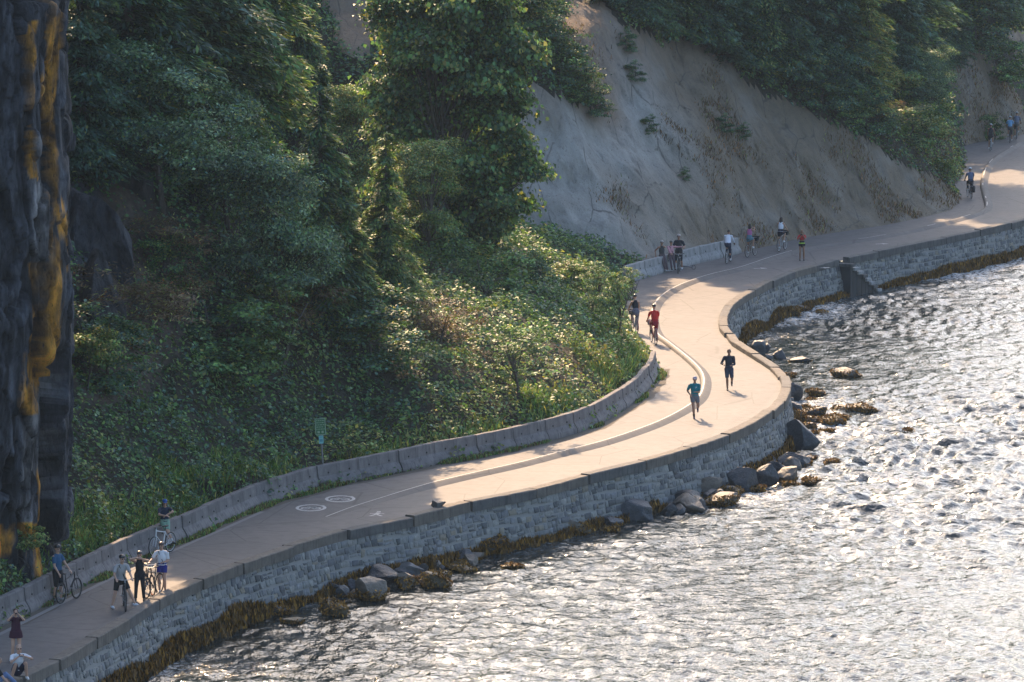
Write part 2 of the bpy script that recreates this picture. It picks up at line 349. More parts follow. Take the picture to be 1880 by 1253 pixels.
def m_sand():
    m,n,b=nodes('sandstone'); v=mapping(n,(1,.7,.6),(0,R(40),0)); v0=mapping(n); f=noise(n,v,1.6,9,.68); g=noise(n,v0,.35,6); k=noise(n,v,9,6,.7)
    vs=mapping(n,(1.2,1.2,.16)); st=noise(n,vs,1.1,6,.65)
    c=mix(n,1.,attr(n),ramp(n,f,[(.3,.78),(.5,1.),(.72,1.2)]),'MULTIPLY')
    c=mix(n,ramp(n,g,[(.52,0),(.66,.5)]),c,(.30,.27,.23))
    c=mix(n,ramp(n,st,[(.52,0),(.70,.38)]),c,(.10,.092,.085))
    c=mix(n,ramp(n,k,[(.28,.85),(.42,0)]),c,(.055,.05,.042))
    vo=N(n,'ShaderNodeTexVoronoi',feature='DISTANCE_TO_EDGE',Scale=.55); v4=mapping(n,(1.5,.6,.22),(0,R(42),0)); wn_=N(n,'ShaderNodeTexNoise',Scale=.8,Detail=6); n.links.new(v0,wn_.inputs['Vector']); wm=N(n,'ShaderNodeMix',data_type='VECTOR'); wm.inputs[0].default_value=.28; n.links.new(v4,wm.inputs[4]); n.links.new(wn_.outputs['Color'],wm.inputs[5]); n.links.new(wm.outputs[1],vo.inputs['Vector'])
    mk=ramp(n,noise(n,v0,.5,5),[(.44,0),(.56,1)]); c=mix(n,mix(n,1.,ramp(n,vo.outputs[0],[(.004,.75),(.020,0)]),mk,'MULTIPLY'),c,(.08,.068,.055))
    n.links.new(c,b.inputs['Base Color']); b.inputs['Roughness'].default_value=.85
    ad=N(n,'ShaderNodeMath',operation='ADD'); n.links.new(f,ad.inputs[0]); n.links.new(k,ad.inputs[1]); bump(n,b,ad.outputs[0],.8,.16); return m
M_SOIL=m_soil(); M_SAND=m_sand()
terrain()
# ---- the tall rock face with orange lichen at the left
def rock_face():
    pts=np.array([(-40,146),(-24,151),(-19,153.5),(-17.4,154),(-16,155),(-14.75,156.5),(-14.5,159),(-14.9,163),(-16,170),(-18,180)],float)
    P=resample(catmull(pts,.3),.07); n=len(P); zs=np.arange(-1,34,.09); m=len(zs); t=tang(P); nr=np.c_[t[:,1],-t[:,0]]
    s=np.arange(n)*.07; SG,ZG=np.meshgrid(s,zs,indexing='ij')
    q=np.stack([SG,SG*0,ZG],-1)
    def facets(fs,fz,amp,tilt,seed,wob=.35):
        """broken rock: every cell of a jittered lattice is its own tilted plane"""
        x=SG*fs+wob*fbm(np.stack([SG*.9,SG*0,ZG*.5],-1),3,seed); y=ZG*fz+wob*.6*fbm(np.stack([SG*.9,SG*0+5,ZG*.5],-1),3,seed+1); fx=np.floor(x).astype(np.int64); fy=np.floor(y).astype(np.int64); bd=np.full(x.shape,9.); out=np.zeros(x.shape); edge=np.full(x.shape,9.)
        for di in (-1,0,1):
            for dj in (-1,0,1):
                i_=fx+di; j_=fy+dj; k_=i_*0; cx=i_+_h(i_,j_,k_,seed+2); cy=j_+_h(i_,j_,k_,seed+3); d=(x-cx)**2+(y-cy)**2
                v=amp*(_h(i_,j_,k_,seed+4)-.5)+tilt*((x-cx)*(_h(i_,j_,k_,seed+5)-.5)+(y-cy)*(_h(i_,j_,k_,seed+6)-.5))
                m_=d<bd; edge=np.where(m_,bd-d,np.minimum(edge,d-bd)); out=np.where(m_,v,out); bd=np.where(m_,d,bd)
        return out,edge
    f1,e1=facets(.42,.085,1.7,1.6,201); f2,e2=facets(1.15,.26,.75,.9,231); f3,e3=facets(3.,.9,.24,.4,261)
    big=fbm(q*[.22,1,.09],3,35); fine=fbm(q*[2.2,1,.9],4,36); r=fine
    D=f1+f2+f3+big*.45+fine*.07-.55*np.exp(-e1/.035)-.28*np.exp(-e2/.05)-.06*np.exp(-e3/.06)
    # overall profile: foot spreads, leans with height
    prof_=np.interp(ZG,[-1,1,3,6,10,14,18,34],[-.6,-.45,-.45,-.15,.2,.05,-.05,.1])
    D=(D-.35)*np.where(P[:,1]>154.5,.45,1.)[:,None]+prof_*.6
    V=np.stack([P[:,0,None]+nr[:,0,None]*D,P[:,1,None]+nr[:,1,None]*D,ZG],-1).reshape(-1,3)
    rk=np.array([.062,.064,.074])*(1+.6*fine[...,None]+.3*f2[...,None]); px,py,_=proj(V); px=px.reshape(n,m); py=py.reshape(n,m)
    edge=np.interp(py,[-100,0,100,200,300,400,500,600,700,800,900,1100],[108,108,108,103,104,115,117,112,106,100,88,80])
    u=px-edge; nz=fbm(np.stack([SG*2,SG*0,ZG*.35],-1),4,41)
    lo=np.clip(1.6-np.abs(u+12+8*vn(np.stack([ZG*.5,ZG*0,ZG*0],-1),44))/9+nz*1.2,0,1)*(py<985)*np.clip((py+60)/160,0.25,1)
    l2=np.clip(1.0-np.abs(u+48)/9+nz*1.3,0,1)*((py>40)&(py<330))
    l3=np.clip(1.0-np.abs(u+42)/16+nz*1.2,0,1)*((py>480)&(py<760))
    mo=np.clip(.8+fbm(q*[1,1,.6],3,47)*1.4-(py.clip(960,1100)<961)*3,0,1)
    L=np.clip(lo+l2*.8+l3+mo*.7*(py>930),0,1)[...,None]
    pale=np.clip(1.2-np.abs(u+38)/14+nz,0,1)[...,None]*((py>250)&(py<960))[...,None]
    rk=rk*(1-pale*.85)+np.array([.21,.19,.18])*(1+.5*fine[...,None])*pale*.85
    hf=fbm(np.stack([SG*7,SG*0,ZG*1.6],-1),3,77)[...,None]; rk=rk*(1+.9*hf)*np.clip(1+.9*(f2+2.2*f3)[...,None],.35,2); og=np.array([.62,.27,.028])*(1+.6*hf)*(1+.5*fine[...,None]); L=np.clip((L-.5+.55*fine[...,None])*2.2+.35,0,1)*(L>.05)*(P[:,1]<157.2)[:,None,None]; C=rk*(1-L)+og*L; C*=((1-.75*np.exp(-e2/.05))*(1-.45*np.exp(-e3/.05)))[...,None]  # cracks and sunken facets darkened in the colour to stand in for shading
    me=np_mesh('rock_face',V,grid_faces(n,m),np.clip(C,.01,1).reshape(-1,3)); o=link('rock_face',me,M_ROCKF,smooth=False); o['kind']='structure'
    me.polygons.foreach_set('use_smooth',[False]*len(me.polygons))
def m_rockf():
    m,n,b=nodes('rock_face'); v=mapping(n,(1,1,.42)); f=noise(n,v,2.6,9,.72); g=noise(n,v,6,7,.75); c=mix(n,1.,attr(n),ramp(n,f,[(.32,.35),(.5,1.),(.72,1.7)]),'MULTIPLY')
    c=mix(n,ramp(n,g,[(.33,.9),(.43,0)]),c,(.012,.012,.014)); n.links.new(c,b.inputs['Base Color']); b.inputs['Roughness'].default_value=.7
    ad=N(n,'ShaderNodeMath',operation='ADD'); n.links.new(f,ad.inputs[0]); n.links.new(g,ad.inputs[1]); bump(n,b,ad.outputs[0],1.,.25); return m
M_ROCKF=m_rockf(); rock_face()
# ---- water
def water():
    xs=np.arange(-20,46,.12); ys=[]; y=132.
    while y<380: ys.append(y); y+=.14+.0009*(y-132)
    ys=np.array(ys); X,Y=np.meshgrid(xs,ys,indexing='ij'); r2=np.random.default_rng(5); Z=np.zeros_like(X)
    wx=X+.9*fbm(np.stack([X*.22,Y*.16,X*0],-1),3,51); wy=Y+1.3*fbm(np.stack([X*.2,Y*.15,X*0],-1),3,52)
    for k in range(40):
        lam=.55*1.125**(k%18); a=R(-65+r2.normal()*50); kx,ky=math.cos(a),math.sin(a); ph=r2.uniform(0,6.28)
        q=(wx*kx+wy*ky)*2*math.pi/lam+ph; Z+=lam**.28*(np.sin(q)+.3*np.sin(2*q+.5))
    sx_=np.gradient(Z,xs,axis=0); sy_=np.gradient(Z,ys,axis=1); Z*=.225/math.sqrt(float((sx_**2+sy_**2).mean()))
    mod=.85+.9*fbm(np.stack([X*.06,Y*.03,X*0],-1),3,55)
    Z=Z*np.clip(mod,.62,1.5)
    dw=seg_dist(np.c_[X.ravel(),Y.ravel()],resample(offset(wal,.9),1.5)).reshape(X.shape)*-1
    foam=np.clip(1.15-dw/2.4+.9*fbm(np.stack([X*.5,Y*.35,X*0],-1),4,58),0,1)*(dw>-3)
    foam*=np.clip(.35+.9*vn(np.stack([X*.1,Y*.1,X*0],-1),60),0,1)
    mr=np.clip(np.minimum(np.minimum(X+20,46-X),np.minimum(Y-132,380-Y))/3,0,1); Z*=mr
    V=np.stack([X,Y,ZW+Z],-1).reshape(-1,3); C=np.repeat(foam.reshape(-1,1),3,1)
    V0=len(V); n,m=X.shape
    f=grid_faces(n,m)[:,::-1]
    # far sheet to the horizon, joined around the rippled part
    big=np.array([(-6000,-3000),(6000,-3000),(6000,9000),(-6000,9000)],float); q=np.array([(xs[0],ys[0]),(xs[-1],ys[0]),(xs[-1],ys[-1]),(xs[0],ys[-1])])
    V=np.vstack([V,np.c_[big,np.full(4,ZW)],np.c_[q,np.full(4,ZW)]]); C=np.vstack([C,np.zeros((8,3))]); k=np.arange(4); k2=(k+1)%4
    f=np.vstack([f,np.c_[V0+k,V0+k2,V0+4+k2,V0+4+k]])
    o=link('water',np_mesh('water',V,f,C),M_WATER,smooth=True); o['kind']='structure'
def m_water():
    m,n,b=nodes('sea_water'); v=mapping(n,(1,.8,1)); f=noise(n,v,3.6,3,.6); g=noise(n,v,1.5,3)
    fm=attr(n); nz=noise(n,v,5,6,.7); k=mix(n,1.,fm,ramp(n,nz,[(.42,0),(.60,1)]),'MULTIPLY')
    c=mix(n,k,(.012,.020,.022),(.62,.65,.66)); n.links.new(c,b.inputs['Base Color'])
    rr=mix(n,k,(.05,.05,.05),(.8,.8,.8)); n.links.new(rr,b.inputs['Roughness']); b.inputs['IOR'].default_value=1.333
    ad=N(n,'ShaderNodeMath',operation='ADD'); n.links.new(f,ad.inputs[0]); n.links.new(g,ad.inputs[1]); bump(n,b,ad.outputs[0],1.,.07); return m
M_WATER=m_water(); water()
# ---- seawall
def seawall():
    root=empty('seawall',(*U(627,970)[:2],0)); tag(root,'long curving stone seawall between the path and the sea','seawall')
    iv=Matrix.Translation(-root.location)
    def put(name,me,m,smooth=False): o=link(name,me,m,root,smooth); o.location=-root.location; return o
    L=resample(wal,.3); t=tang(L); nr=np.c_[t[:,1],-t[:,0]]; n=len(L)
    s=np.r_[0,np.cumsum(np.linalg.norm(np.diff(L,axis=0),axis=1))]
    stair=s[np.argmin(np.linalg.norm(L-np.array(U(1538,474,.2)[:2]),axis=1))]
    def wp(ss,z,out=0.):                       # point on the battered face
        x=np.interp(ss,s,L[:,0]); y=np.interp(ss,s,L[:,1]); nx=np.interp(ss,s,nr[:,0]); ny=np.interp(ss,s,nr[:,1])
        l=np.hypot(nx,ny); nx=nx/l; ny=ny/l; o=.30+(-z)*.20+out
        return np.stack([x+nx*o,y+ny*o,z+0*x],-1)
    ss=s; zz=[-.16,-1.,-1.8,-2.6]
    V=np.concatenate([wp(ss,np.full_like(ss,z)) for z in zz]); i=np.arange(n-1); fc=[]
    for k in range(3): fc.append(np.c_[i+k*n,i+(k+1)*n,i+1+(k+1)*n,i+1+k*n])
    put('mortar_bed',np_mesh('mortar_bed',V,np.vstack(fc)),M_MORTAR,True)
    r=np.random.default_rng(11); A=[];Cc=[]
    rows=9; rowz=np.linspace(-.17,-2.35,rows+1)
    pal=np.array([(.20,.21,.22),(.27,.28,.28),(.15,.16,.18),(.33,.33,.32),(.24,.25,.27),(.30,.27,.22),(.11,.12,.13)])*np.array([.88,.85,.80])
    for k in range(rows):
        p=r.uniform(0,.3)
        while p<s[-1]-.6:
            w=r.uniform(.17,.46)*(1 if r.random()>.12 else 1.5); g=.022+r.random()*.02; jt=lambda: r.normal()*.022
            wv=.05*math.sin(p*.8+k)+.035*math.sin(p*2.1+k*2)
            z0=rowz[k]+wv-.018; z1=rowz[k+1]+wv+.018
            if k==0: z0=-.17
            split=r.random()<.18
            for (a0,a1) in (((z0,z1),) if not split else ((z0,(z0+z1)/2+.02),((z0+z1)/2-.02,z1))):
                sl=r.normal()*.03
                cs=np.array([p+g+jt(),p+w-g+jt(),p+w-g+jt()+sl,p+g+jt()+sl]); cz=np.array([a0+jt()*.6,a0+jt()*.6,a1+jt()*.6,a1+jt()*.6])
                ins_=.17; cx,cy=cs.mean(),cz.mean(); fs_=cs+(cx-cs)*ins_; fz=cz+(cy-cz)*ins_; pr=r.uniform(.012,.055)
                bk=wp(cs,cz,-.02); md=wp(cs+(cx-cs)*.05,cz+(cy-cz)*.05,pr*.8); fr=wp(fs_,fz,pr)
                A.append(np.vstack([bk,md,fr])); c=pal[r.choice(7,p=[.2,.2,.15,.13,.17,.05,.1])]*r.uniform(.8,1.2); 
                if abs(p-stair)<1.: c=c*.7
                Cc.append(np.repeat(c[None],12,0))
            p+=w
    A=np.concatenate(A); ns=len(A)//12; b0=np.arange(ns)[:,None]*12; F_=[]
    for q in range(4):
        q2=(q+1)%4
        F_.append(b0+np.array([[q,q2,4+q2,4+q]])); F_.append(b0+np.array([[4+q,4+q2,8+q2,8+q]]))
    F_.append(b0+np.array([[8,9,10,11]])); put('stonework',np_mesh('stonework',A,np.vstack(F_),np.concatenate(Cc)),M_STONE)
    # coping slabs
    joints=[U(px_,py_,.2)[:2] for px_,py_ in WAL[1:] if True]
    js=[0.]+[s[np.argmin(np.linalg.norm(L-np.array(j),axis=1))] for j in joints]; js=sorted(set(js+[s[-1]]))
    out=[js[0]]
    for q in js[1:]:
        if q-out[-1]>6.5: out.append((q+out[-1])/2)
        if q-out[-1]>1.2: out.append(q)
    js=out
    for k in range(len(js)-1):
        a,b=js[k]+.055,js[k+1]-.055
        if a<stair<b or abs(a-stair)<.6: a=max(a,stair+.75)
        if b<=a+.2: continue
        if b<stair and stair-b<1.: b=stair-.35
        m_=max(2,int((b-a)/.4)); u=np.linspace(a,b,m_+1); x=np.interp(u,s,L[:,0]);y=np.interp(u,s,L[:,1]); nx=np.interp(u,s,nr[:,0]);ny=np.interp(u,s,nr[:,1]); l=np.hypot(nx,ny);nx/=l;ny/=l
        zt=.2+r.normal()*.018; jo=r.normal()*.03; tl=r.normal()*.012
        far=a>stair; wd=.42; zb=-.17
        sec=[(0,zb),(0,zt-.03),(.03,zt),(wd-.03,zt-.01),(wd,zt-.04),(wd,zb)]
        V=[]
        for i_ in range(len(u)):
            for (o_,z_) in sec:
                jj=.006*r.normal(); V.append((x[i_]+nx[i_]*(o_+jo+jj),y[i_]+ny[i_]*(o_+jo+jj),z_+(tl*(i_/len(u)-.5) if z_>0 else 0)+.004*r.normal()))
        nf=len(sec); bm=bmesh.new(); vs=[bm.verts.new(v) for v in V]
        for i_ in range(len(u)-1):
            for q in range(nf):
                q2=(q+1)%nf; bm.faces.new((vs[i_*nf+q],vs[(i_+1)*nf+q],vs[(i_+1)*nf+q2],vs[i_*nf+q2]))
        bm.faces.new([vs[q] for q in range(nf)]); bm.faces.new([vs[(len(u)-1)*nf+q] for q in reversed(range(nf))])
        bmesh.ops.recalc_face_normals(bm,faces=bm.faces)
        put('coping_slab',bm_mesh('coping_slab',bm),M_COPE2 if (far or r.random()<.25) else M_COPE)
    # stone steps down to the water
    st=empty('stone_steps',(*wp(np.array([stair]),np.array([0.]))[0][:2],0)); tag(st,'flight of stone steps leading down the seawall to the water','steps')
    nst=8; run=.42
    def stepbox(a0,a1,o0,o1,zt_,zb_,nm,mm,bv):
        bm=bmesh.new(); c=[]
        for zz_ in (zt_,zb_):
            for (uu,o_) in ((a0,o0),(a1,o0),(a1,o1),(a0,o1)):
                x=float(np.interp(uu,s,L[:,0]));y=float(np.interp(uu,s,L[:,1]));nx=float(np.interp(uu,s,nr[:,0]));ny=float(np.interp(uu,s,nr[:,1])); c.append(bm.verts.new((x+nx*(o_+.3)-st.location.x,y+ny*(o_+.3)-st.location.y,zz_)))
        for f in ((0,1,2,3),(7,6,5,4),(0,4,5,1),(1,5,6,2),(2,6,7,3),(3,7,4,0)): bm.faces.new([c[q] for q in f])
        bmesh.ops.recalc_face_normals(bm,faces=bm.faces); bmesh.ops.bevel(bm,geom=bm.edges[:],offset=bv,segments=1,affect='EDGES'); link(nm,bm_mesh(nm,bm),mm,st)
    dk=plain((.035,.037,.04),.6)  # near-black colour stands in for shadow on the step sides below the treads
    for k in range(nst):
        z1=-.05-k*.23; a0=stair-.2+k*run
        stepbox(a0,a0+run+.05,-.05,.82+.03*(k%2),z1,z1-.17,'step',M_BARRIER2 if k%3 else M_COPE2,.02)
        stepbox(a0+.03,a0+run-.003,-.05,.70,z1-.174,-2.5,'step_base',dk,.01)
    return wp,s,stair
WP,WS,STAIR=seawall()
# ---- concrete barrier blocks
def ordw(n): return ['first','second','third','fourth','fifth','sixth','seventh','eighth','ninth','tenth','eleventh','twelfth','thirteenth','fourteenth','fifteenth','sixteenth','seventeenth','eighteenth','nineteenth','twentieth'][n-1]
def barrier_mesh(P,m_,seed):
    """block following the short curve P (plan), profiled"""
    t=tang(P); nr=np.c_[t[:,1],-t[:,0]]; r=np.random.default_rng(seed); sec=[(.30,-.03),(.30,.10),(.27,.20),(.14,.42),(.11,.80),(.09,.83),(-.09,.83),(-.11,.80),(-.14,.42),(-.27,.20),(-.30,.10),(-.30,-.03)]
    bm=bmesh.new(); nf=len(sec); c=P.mean(0); vs=[]
    for i in range(len(P)):
        vs.append([bm.verts.new((P[i,0]-c[0]+nr[i,0]*(o+r.normal()*.004),P[i,1]-c[1]+nr[i,1]*(o+r.normal()*.004),z+(r.normal()*.006 if z>.5 else 0))) for o,z in sec])
    for i in range(len(P)-1):
        for q in range(nf):
            q2=(q+1)%nf; bm.faces.new((vs[i][q],vs[i+1][q],vs[i+1][q2],vs[i][q2]))
    bm.faces.new(vs[0]); bm.faces.new(vs[-1][::-1]); bmesh.ops.recalc_face_normals(bm,faces=bm.faces)
    # lifting holes on the seaward face
    me=bm_mesh('barrier',bm); return me,c
M_HOLE=plain((.012,.012,.012),.9)
def place_barriers(poly,m_,labels,seed):
    Q=resample(catmull(poly,.2),.05); d=np.arange(len(Q))*.05; total=d[-1]; n=int(round(total/2.5)); ln=total/n
    out=[]
    for k in range(n):
        a=k*ln+.025; b=(k+1)*ln-.025; u=np.linspace(a,b,6); jog=np.random.default_rng(seed+k).normal()*.015
        P=np.c_[np.interp(u,d,Q[:,0]),np.interp(u,d,Q[:,1])]; P=offset(P,jog)
        P=P[0]+(P[-1]-P[0])*np.linspace(0,1,6)[:,None]      # blocks are straight
        me,c=barrier_mesh(P,m_,seed+k); o=link('barrier_block',me,m_); o.location=(c[0],c[1],0); me.name='barrier_block'
        t=(P[-1]-P[0])/np.linalg.norm(P[-1]-P[0]); nn=np.array([t[1],-t[0]])
        for hh_ in (-.62,.62):
            bm=bmesh.new(); bmesh.ops.create_cone(bm,cap_ends=True,segments=10,radius1=.035,radius2=.035,depth=.04)
            hm=link('lifting_hole',bm_mesh('lifting_hole',bm),M_HOLE,o); rot=Vector((nn[0],nn[1],.12)).to_track_quat('Z','Y'); hm.rotation_euler=rot.to_euler()
            hm.location=(t[0]*hh_+nn[0]*.128,t[1]*hh_+nn[1]*.128,.52)
        out.append((o,c))
    return out
nearb=place_barriers(offset(catmull(UL(BAR),.4),-.30)[:-1],M_BARRIER,None,100)
sx=U(594,897)[0]
for i,(o,c) in enumerate(nearb):
    o['category']='concrete barrier'; o['group']='concrete barrier blocks between path and bank'
pxs=[float(proj([c[0],c[1],0])[0]) for o,c in nearb]
si=min(range(len(nearb)),key=lambda i:abs(pxs[i]-594)); last=len(nearb)-1
for i,(o,c) in enumerate(nearb):
    if i==si: l='weathered concrete barrier block right behind the green sign post'
    elif i<si: l='weathered concrete barrier block, %s to the left of the green sign post'%ordw(si-i)
    elif last-i<14: l=('weathered concrete barrier block, the one at the bend where the row ends' if i==last else 'weathered concrete barrier block, %s before the end block at the bend'%ordw(last-i))
    else: l='weathered concrete barrier block, %s to the right of the green sign post'%ordw(i-si)
    o['label']=l
farb=place_barriers(catmull(offset(UL([(1157,519),(1198,507),(1221,501),(1270,487),(1315,477),(1361,465)]),-.30),.3),M_BARRIER2,None,300)
for i,(o,c) in enumerate(farb):
    o['category']='concrete barrier'; o['group']='pale concrete barrier blocks below the bare cliff'
    o['label']='pale concrete barrier block below the bare cliff, %s from the shrub end'%ordw(i+1) if i<len(farb)-1 else 'pale concrete barrier block at the open end below the bare cliff'
# ================================================================ VEGETATION
GR={k:tuple(2.2*q for q in v) for k,v in dict(deep=(.034,.064,.036),mid=(.050,.098,.036),lit=(.085,.135,.04),olive=(.12,.13,.045),yel=(.19,.17,.05),brown=(.070,.048,.029),blue=(.050,.088,.072),rust=(.13,.06,.022),pale=(.11,.15,.085)).items()}
def quads(P,Nn,size,asp=.5,col=None,r=None,droop=0.,fold=.25,align=None):
    """leaf quads at P facing Nn; returns V,F,C"""
    n=len(P); Nn=Nn/np.maximum(1e-6,np.linalg.norm(Nn,axis=1))[:,None]
    a=r.normal(size=(n,3)) if align is None else align+r.normal(size=(n,3))*.25
    T=a-(a*Nn).sum(1)[:,None]*Nn; T/=np.maximum(1e-6,np.linalg.norm(T,axis=1))[:,None]
    T[:,2]-=droop; B=np.cross(Nn,T); s=(size if np.ndim(size) else np.full(n,size))[:,None]
    V=np.stack([P-T*s*.5,P+B*s*asp*.5+Nn*s*fold*asp-T*s*.05,P+T*s*.5,P-B*s*asp*.5+Nn*s*fold*asp-T*s*.05],1).reshape(-1,3)
    i=np.arange(n)[:,None]*4; return V,i+np.array([[0,1,2,3]]),np.repeat(col,4,0)
def merge(parts):
    V=[];Fc=[];C=[];o=0
    for v,f,c in parts: V.append(v);Fc.append(f+o);C.append(c);o+=len(v)
    return np.vstack(V),np.vstack(Fc),np.vstack(C)
def cols(names,w,n,r,j=.22):
    p=np.array([GR[k] for k in names]); i=r.choice(len(names),n,p=np.array(w)/sum(w)); return p[i]*(1+r.normal(size=(n,1))*j).clip(.4,1.8)
def tubes(segs,k=6):
    """list of (p,q,r1,r2) -> mesh data"""
    V=[];Fc=[];o=0
    for p,q,a,b in segs:
        p=np.array(p,float);q=np.array(q,float);t=q-p;t/=max(1e-6,np.linalg.norm(t)); u=np.cross(t,[.3,.9,.1]);u/=np.linalg.norm(u);w=np.cross(t,u); an=np.arange(k)*2*math.pi/k
        c=np.cos(an)[:,None]*u+np.sin(an)[:,None]*w; V+=[p+c*a,q+c*b]; i=np.arange(k);j=(i+1)%k; Fc.append(np.c_[o+i,o+j,o+k+j,o+k+i]); o+=2*k
    return np.vstack(V),np.vstack(Fc)
def broadleaf(seed,h=8.,rad=3.2,base=.18,clumps=150,per=110,leaf=.15,names=('deep','mid','lit','olive'),w=(3,4,2,.6),tip=('yel','olive'),tipf=.06,asp=.62,lob=.5,more=()):
    r=np.random.default_rng(seed); segs=[]; H=h
    p=np.zeros(3); d=np.array([r.normal()*.08,r.normal()*.08,1.]); rr=.045*h**.8*.6; trunk=[p.copy()]
    for i in range(6):
        q=p+d*H*.13; segs.append((p,q,rr,rr*.82)); p=q; rr*=.82; d=d+r.normal(size=3)*.1; d/=np.linalg.norm(d); trunk.append(p.copy())
    # clump centres: uneven lobes
    lobes=[]
    for i in range(int(7+clumps/28)):
        th=r.uniform(0,6.28); z=r.uniform(base+.1,.93); env=math.sin(min(1,max(.05,(z-base)/(1-base))**.75)*math.pi*.93+.12)**.6
        lobes.append((np.array([math.cos(th)*rad*.62*env,math.sin(th)*rad*.62*env,z*H]),rad*r.uniform(.32,.55)*lob*2))
    lobes+=[(np.array(q[:3]),q[3]) for q in more]
    parts=[];cc=[]
    for i in range(clumps):
        L=lobes[i%len(lobes)]; v=r.normal(size=3); v/=np.linalg.norm(v); v[2]=abs(v[2])*.9-.25 if r.random()<.75 else v[2]
        c=L[0]+v*L[1]*r.uniform(.72,1.05)*[1,1,.8]; cc.append((c,v))
        m=int(per*r.uniform(.6,1.3)); q=r.normal(size=(m,3))*np.array([.36,.36,.15])*rad/3.2*(1.0); q[:,2]-=.12*np.hypot(q[:,0],q[:,1])
        P=c+q; Nn=v*.7+np.array([0,0,.75])+r.normal(size=(m,3))*.5
        tone=r.uniform(.5,1.5); C=cols(names,w,m,r)*tone
        tf=r.random(m)<tipf*(3 if (c[2]>H*.6 and r.random()<.4) else 1); C[tf]=cols(tip,[1]*len(tip),int(tf.sum()),r)
        parts.append(quads(P,Nn,leaf*r.uniform(.7,1.3,m),asp,C,r,droop=.15))
    for k,(c,v) in enumerate(cc[::3]):
        a=trunk[min(5,1+int((c[2]/H)*5*r.uniform(.5,.9)))]; mth=(a+c)/2+[0,0,-.15*rad*.3]; segs+=[(a,mth,.05*h/8,.03*h/8),(mth,c,.03*h/8,.008)]
    V,Fc,C=merge(parts); return (V,Fc,C),tubes(segs)
def conifer(seed,h=10.,rad=2.2,names=('deep','blue','mid'),w=(4,3,2),base=.03,dens=1.5,tipc=('lit','olive'),tipf=.1,droop=.55,leaf=.26):
    r=np.random.default_rng(seed); segs=[((0,0,0),(0,0,h*.5),.018*h,.012*h),((0,0,h*.5),(r.normal()*.05,r.normal()*.05,h*.99),.012*h,.01)]; parts=[]
    z=base*h
    while z<h*.97:
        f=1-z/h; L0=rad*(f**.8)*(1.0 if f<.85 else .8+.2*(1-f)/.15); nb=max(3,int(7*f+3))
        for b in range(nb):
            th=r.uniform(0,6.28); L=max(.25,L0*r.uniform(.62,1.15)); zz=z+r.normal()*.14; n=max(3,int(L/.16)); u=(np.arange(n)+.6)/n
            px=u*L; pz=zz+.14*L*np.sin(u*2.2)-droop*L*u**1.7*.62; d=np.array([math.cos(th),math.sin(th),0]); s=np.array([-d[1],d[0],0])
            ctr=d*px[:,None]+np.array([0,0,1])*pz[:,None]; segs.append(((0,0,zz),ctr[min(n-1,n//2)],.012+.008*f,.005)); wd=(.1+.24*np.sin(np.clip(u,0,1)*2.6))*L*.75
            k=max(4,int(12*dens)); off=r.uniform(-1,1,(n,k)); P=ctr[:,None,:]+s*(off*wd[:,None])[...,None]+r.normal(size=(n,k,3))*.05; P[...,2]-=np.abs(off)*wd[:,None]*.32*(1+droop)
            P=P.reshape(-1,3); m=len(P); al=(d*.8)[None]+s[None]*off.reshape(-1,1)*.9+np.array([0,0,-droop*.9])
            Nn=np.array([0,0,1.])+d*.45+r.normal(size=(m,3))*.35; tone=r.uniform(.5,1.5); C=cols(names,w,m,r,.18)*tone; tf=r.random(m)<tipf*np.repeat(u,k)*1.6; C[tf]=cols(tipc,[1]*len(tipc),int(tf.sum()),r)
            parts.append(quads(P,Nn,leaf*r.uniform(.7,1.3,m),.30,C,r,align=al))
        z+=h*.028*r.uniform(.8,1.25)+.05
    V,Fc,C=merge(parts); return (V,Fc,C),tubes(segs,5)
PRO={}
def proto(key,fn,**kw):
    (V,Fc,C),(TV,TF)=fn(**kw); PRO[key]=(np_mesh(key+'_crown',V,Fc,np.clip(C,0,1)),np_mesh(key+'_trunk',TV,TF)); PRO[key][0].materials.append(M_LEAF); PRO[key][1].materials.append(M_BARK)
proto('cedar_a',conifer,seed=1,h=10,rad=2.1,names=('deep','mid','blue'),w=(3,3,2),tipf=.25,droop=.75)
proto('cedar_b',conifer,seed=2,h=10,rad=2.5,names=('mid','deep','lit'),w=(3,3,1),tipf=.3,droop=.8)
proto('fir_a',conifer,seed=3,h=12,rad=2.6,names=('deep','blue'),w=(4,2),tipf=.05,droop=.4)
proto('fir_b',conifer,seed=4,h=12,rad=3.0,names=('deep','blue','mid'),w=(4,3,1),tipf=.1,droop=.5)
proto('fir_light',conifer,seed=5,h=11,rad=2.6,names=('lit','yel','olive'),w=(4,1.5,2),tipf=.4,tipc=('yel','olive'),droop=.5,dens=.9)
proto('maple',broadleaf,seed=10,h=15,rad=4.0,clumps=700,per=130,leaf=.235,names=('deep','mid','lit','olive'),w=(3,4,2,1.2),tip=('yel','olive'),tipf=.05,base=-.12,asp=.9,more=[(3.0,0,5.2,1.3),(3.9,-.5,4.3,.8),(3.2,0,9.5,1.6),(-3,0,11,1.6),(-3.4,0,7.6,1.3),(2.2,-1,12.5,2.),(2.6,0,2.8,1.5)])
proto('alder_a',broadleaf,seed=11,h=8,rad=3.0,clumps=230,per=130,leaf=.15,names=('blue','mid','pale'),w=(3,2,4),tipf=.02)  # pale leaves weighted up so their colour stands in for glints
proto('alder_b',broadleaf,seed=12,h=8,rad=2.6,clumps=200,per=120,leaf=.155,names=('mid','pale','olive','lit'),w=(3,2,1.5,2),tip=('yel','olive'),tipf=.15)
proto('bush_a',broadleaf,seed=13,h=2.6,rad=1.7,clumps=60,per=90,leaf=.13,names=('mid','deep','lit'),w=(3,2,2),base=-.1)
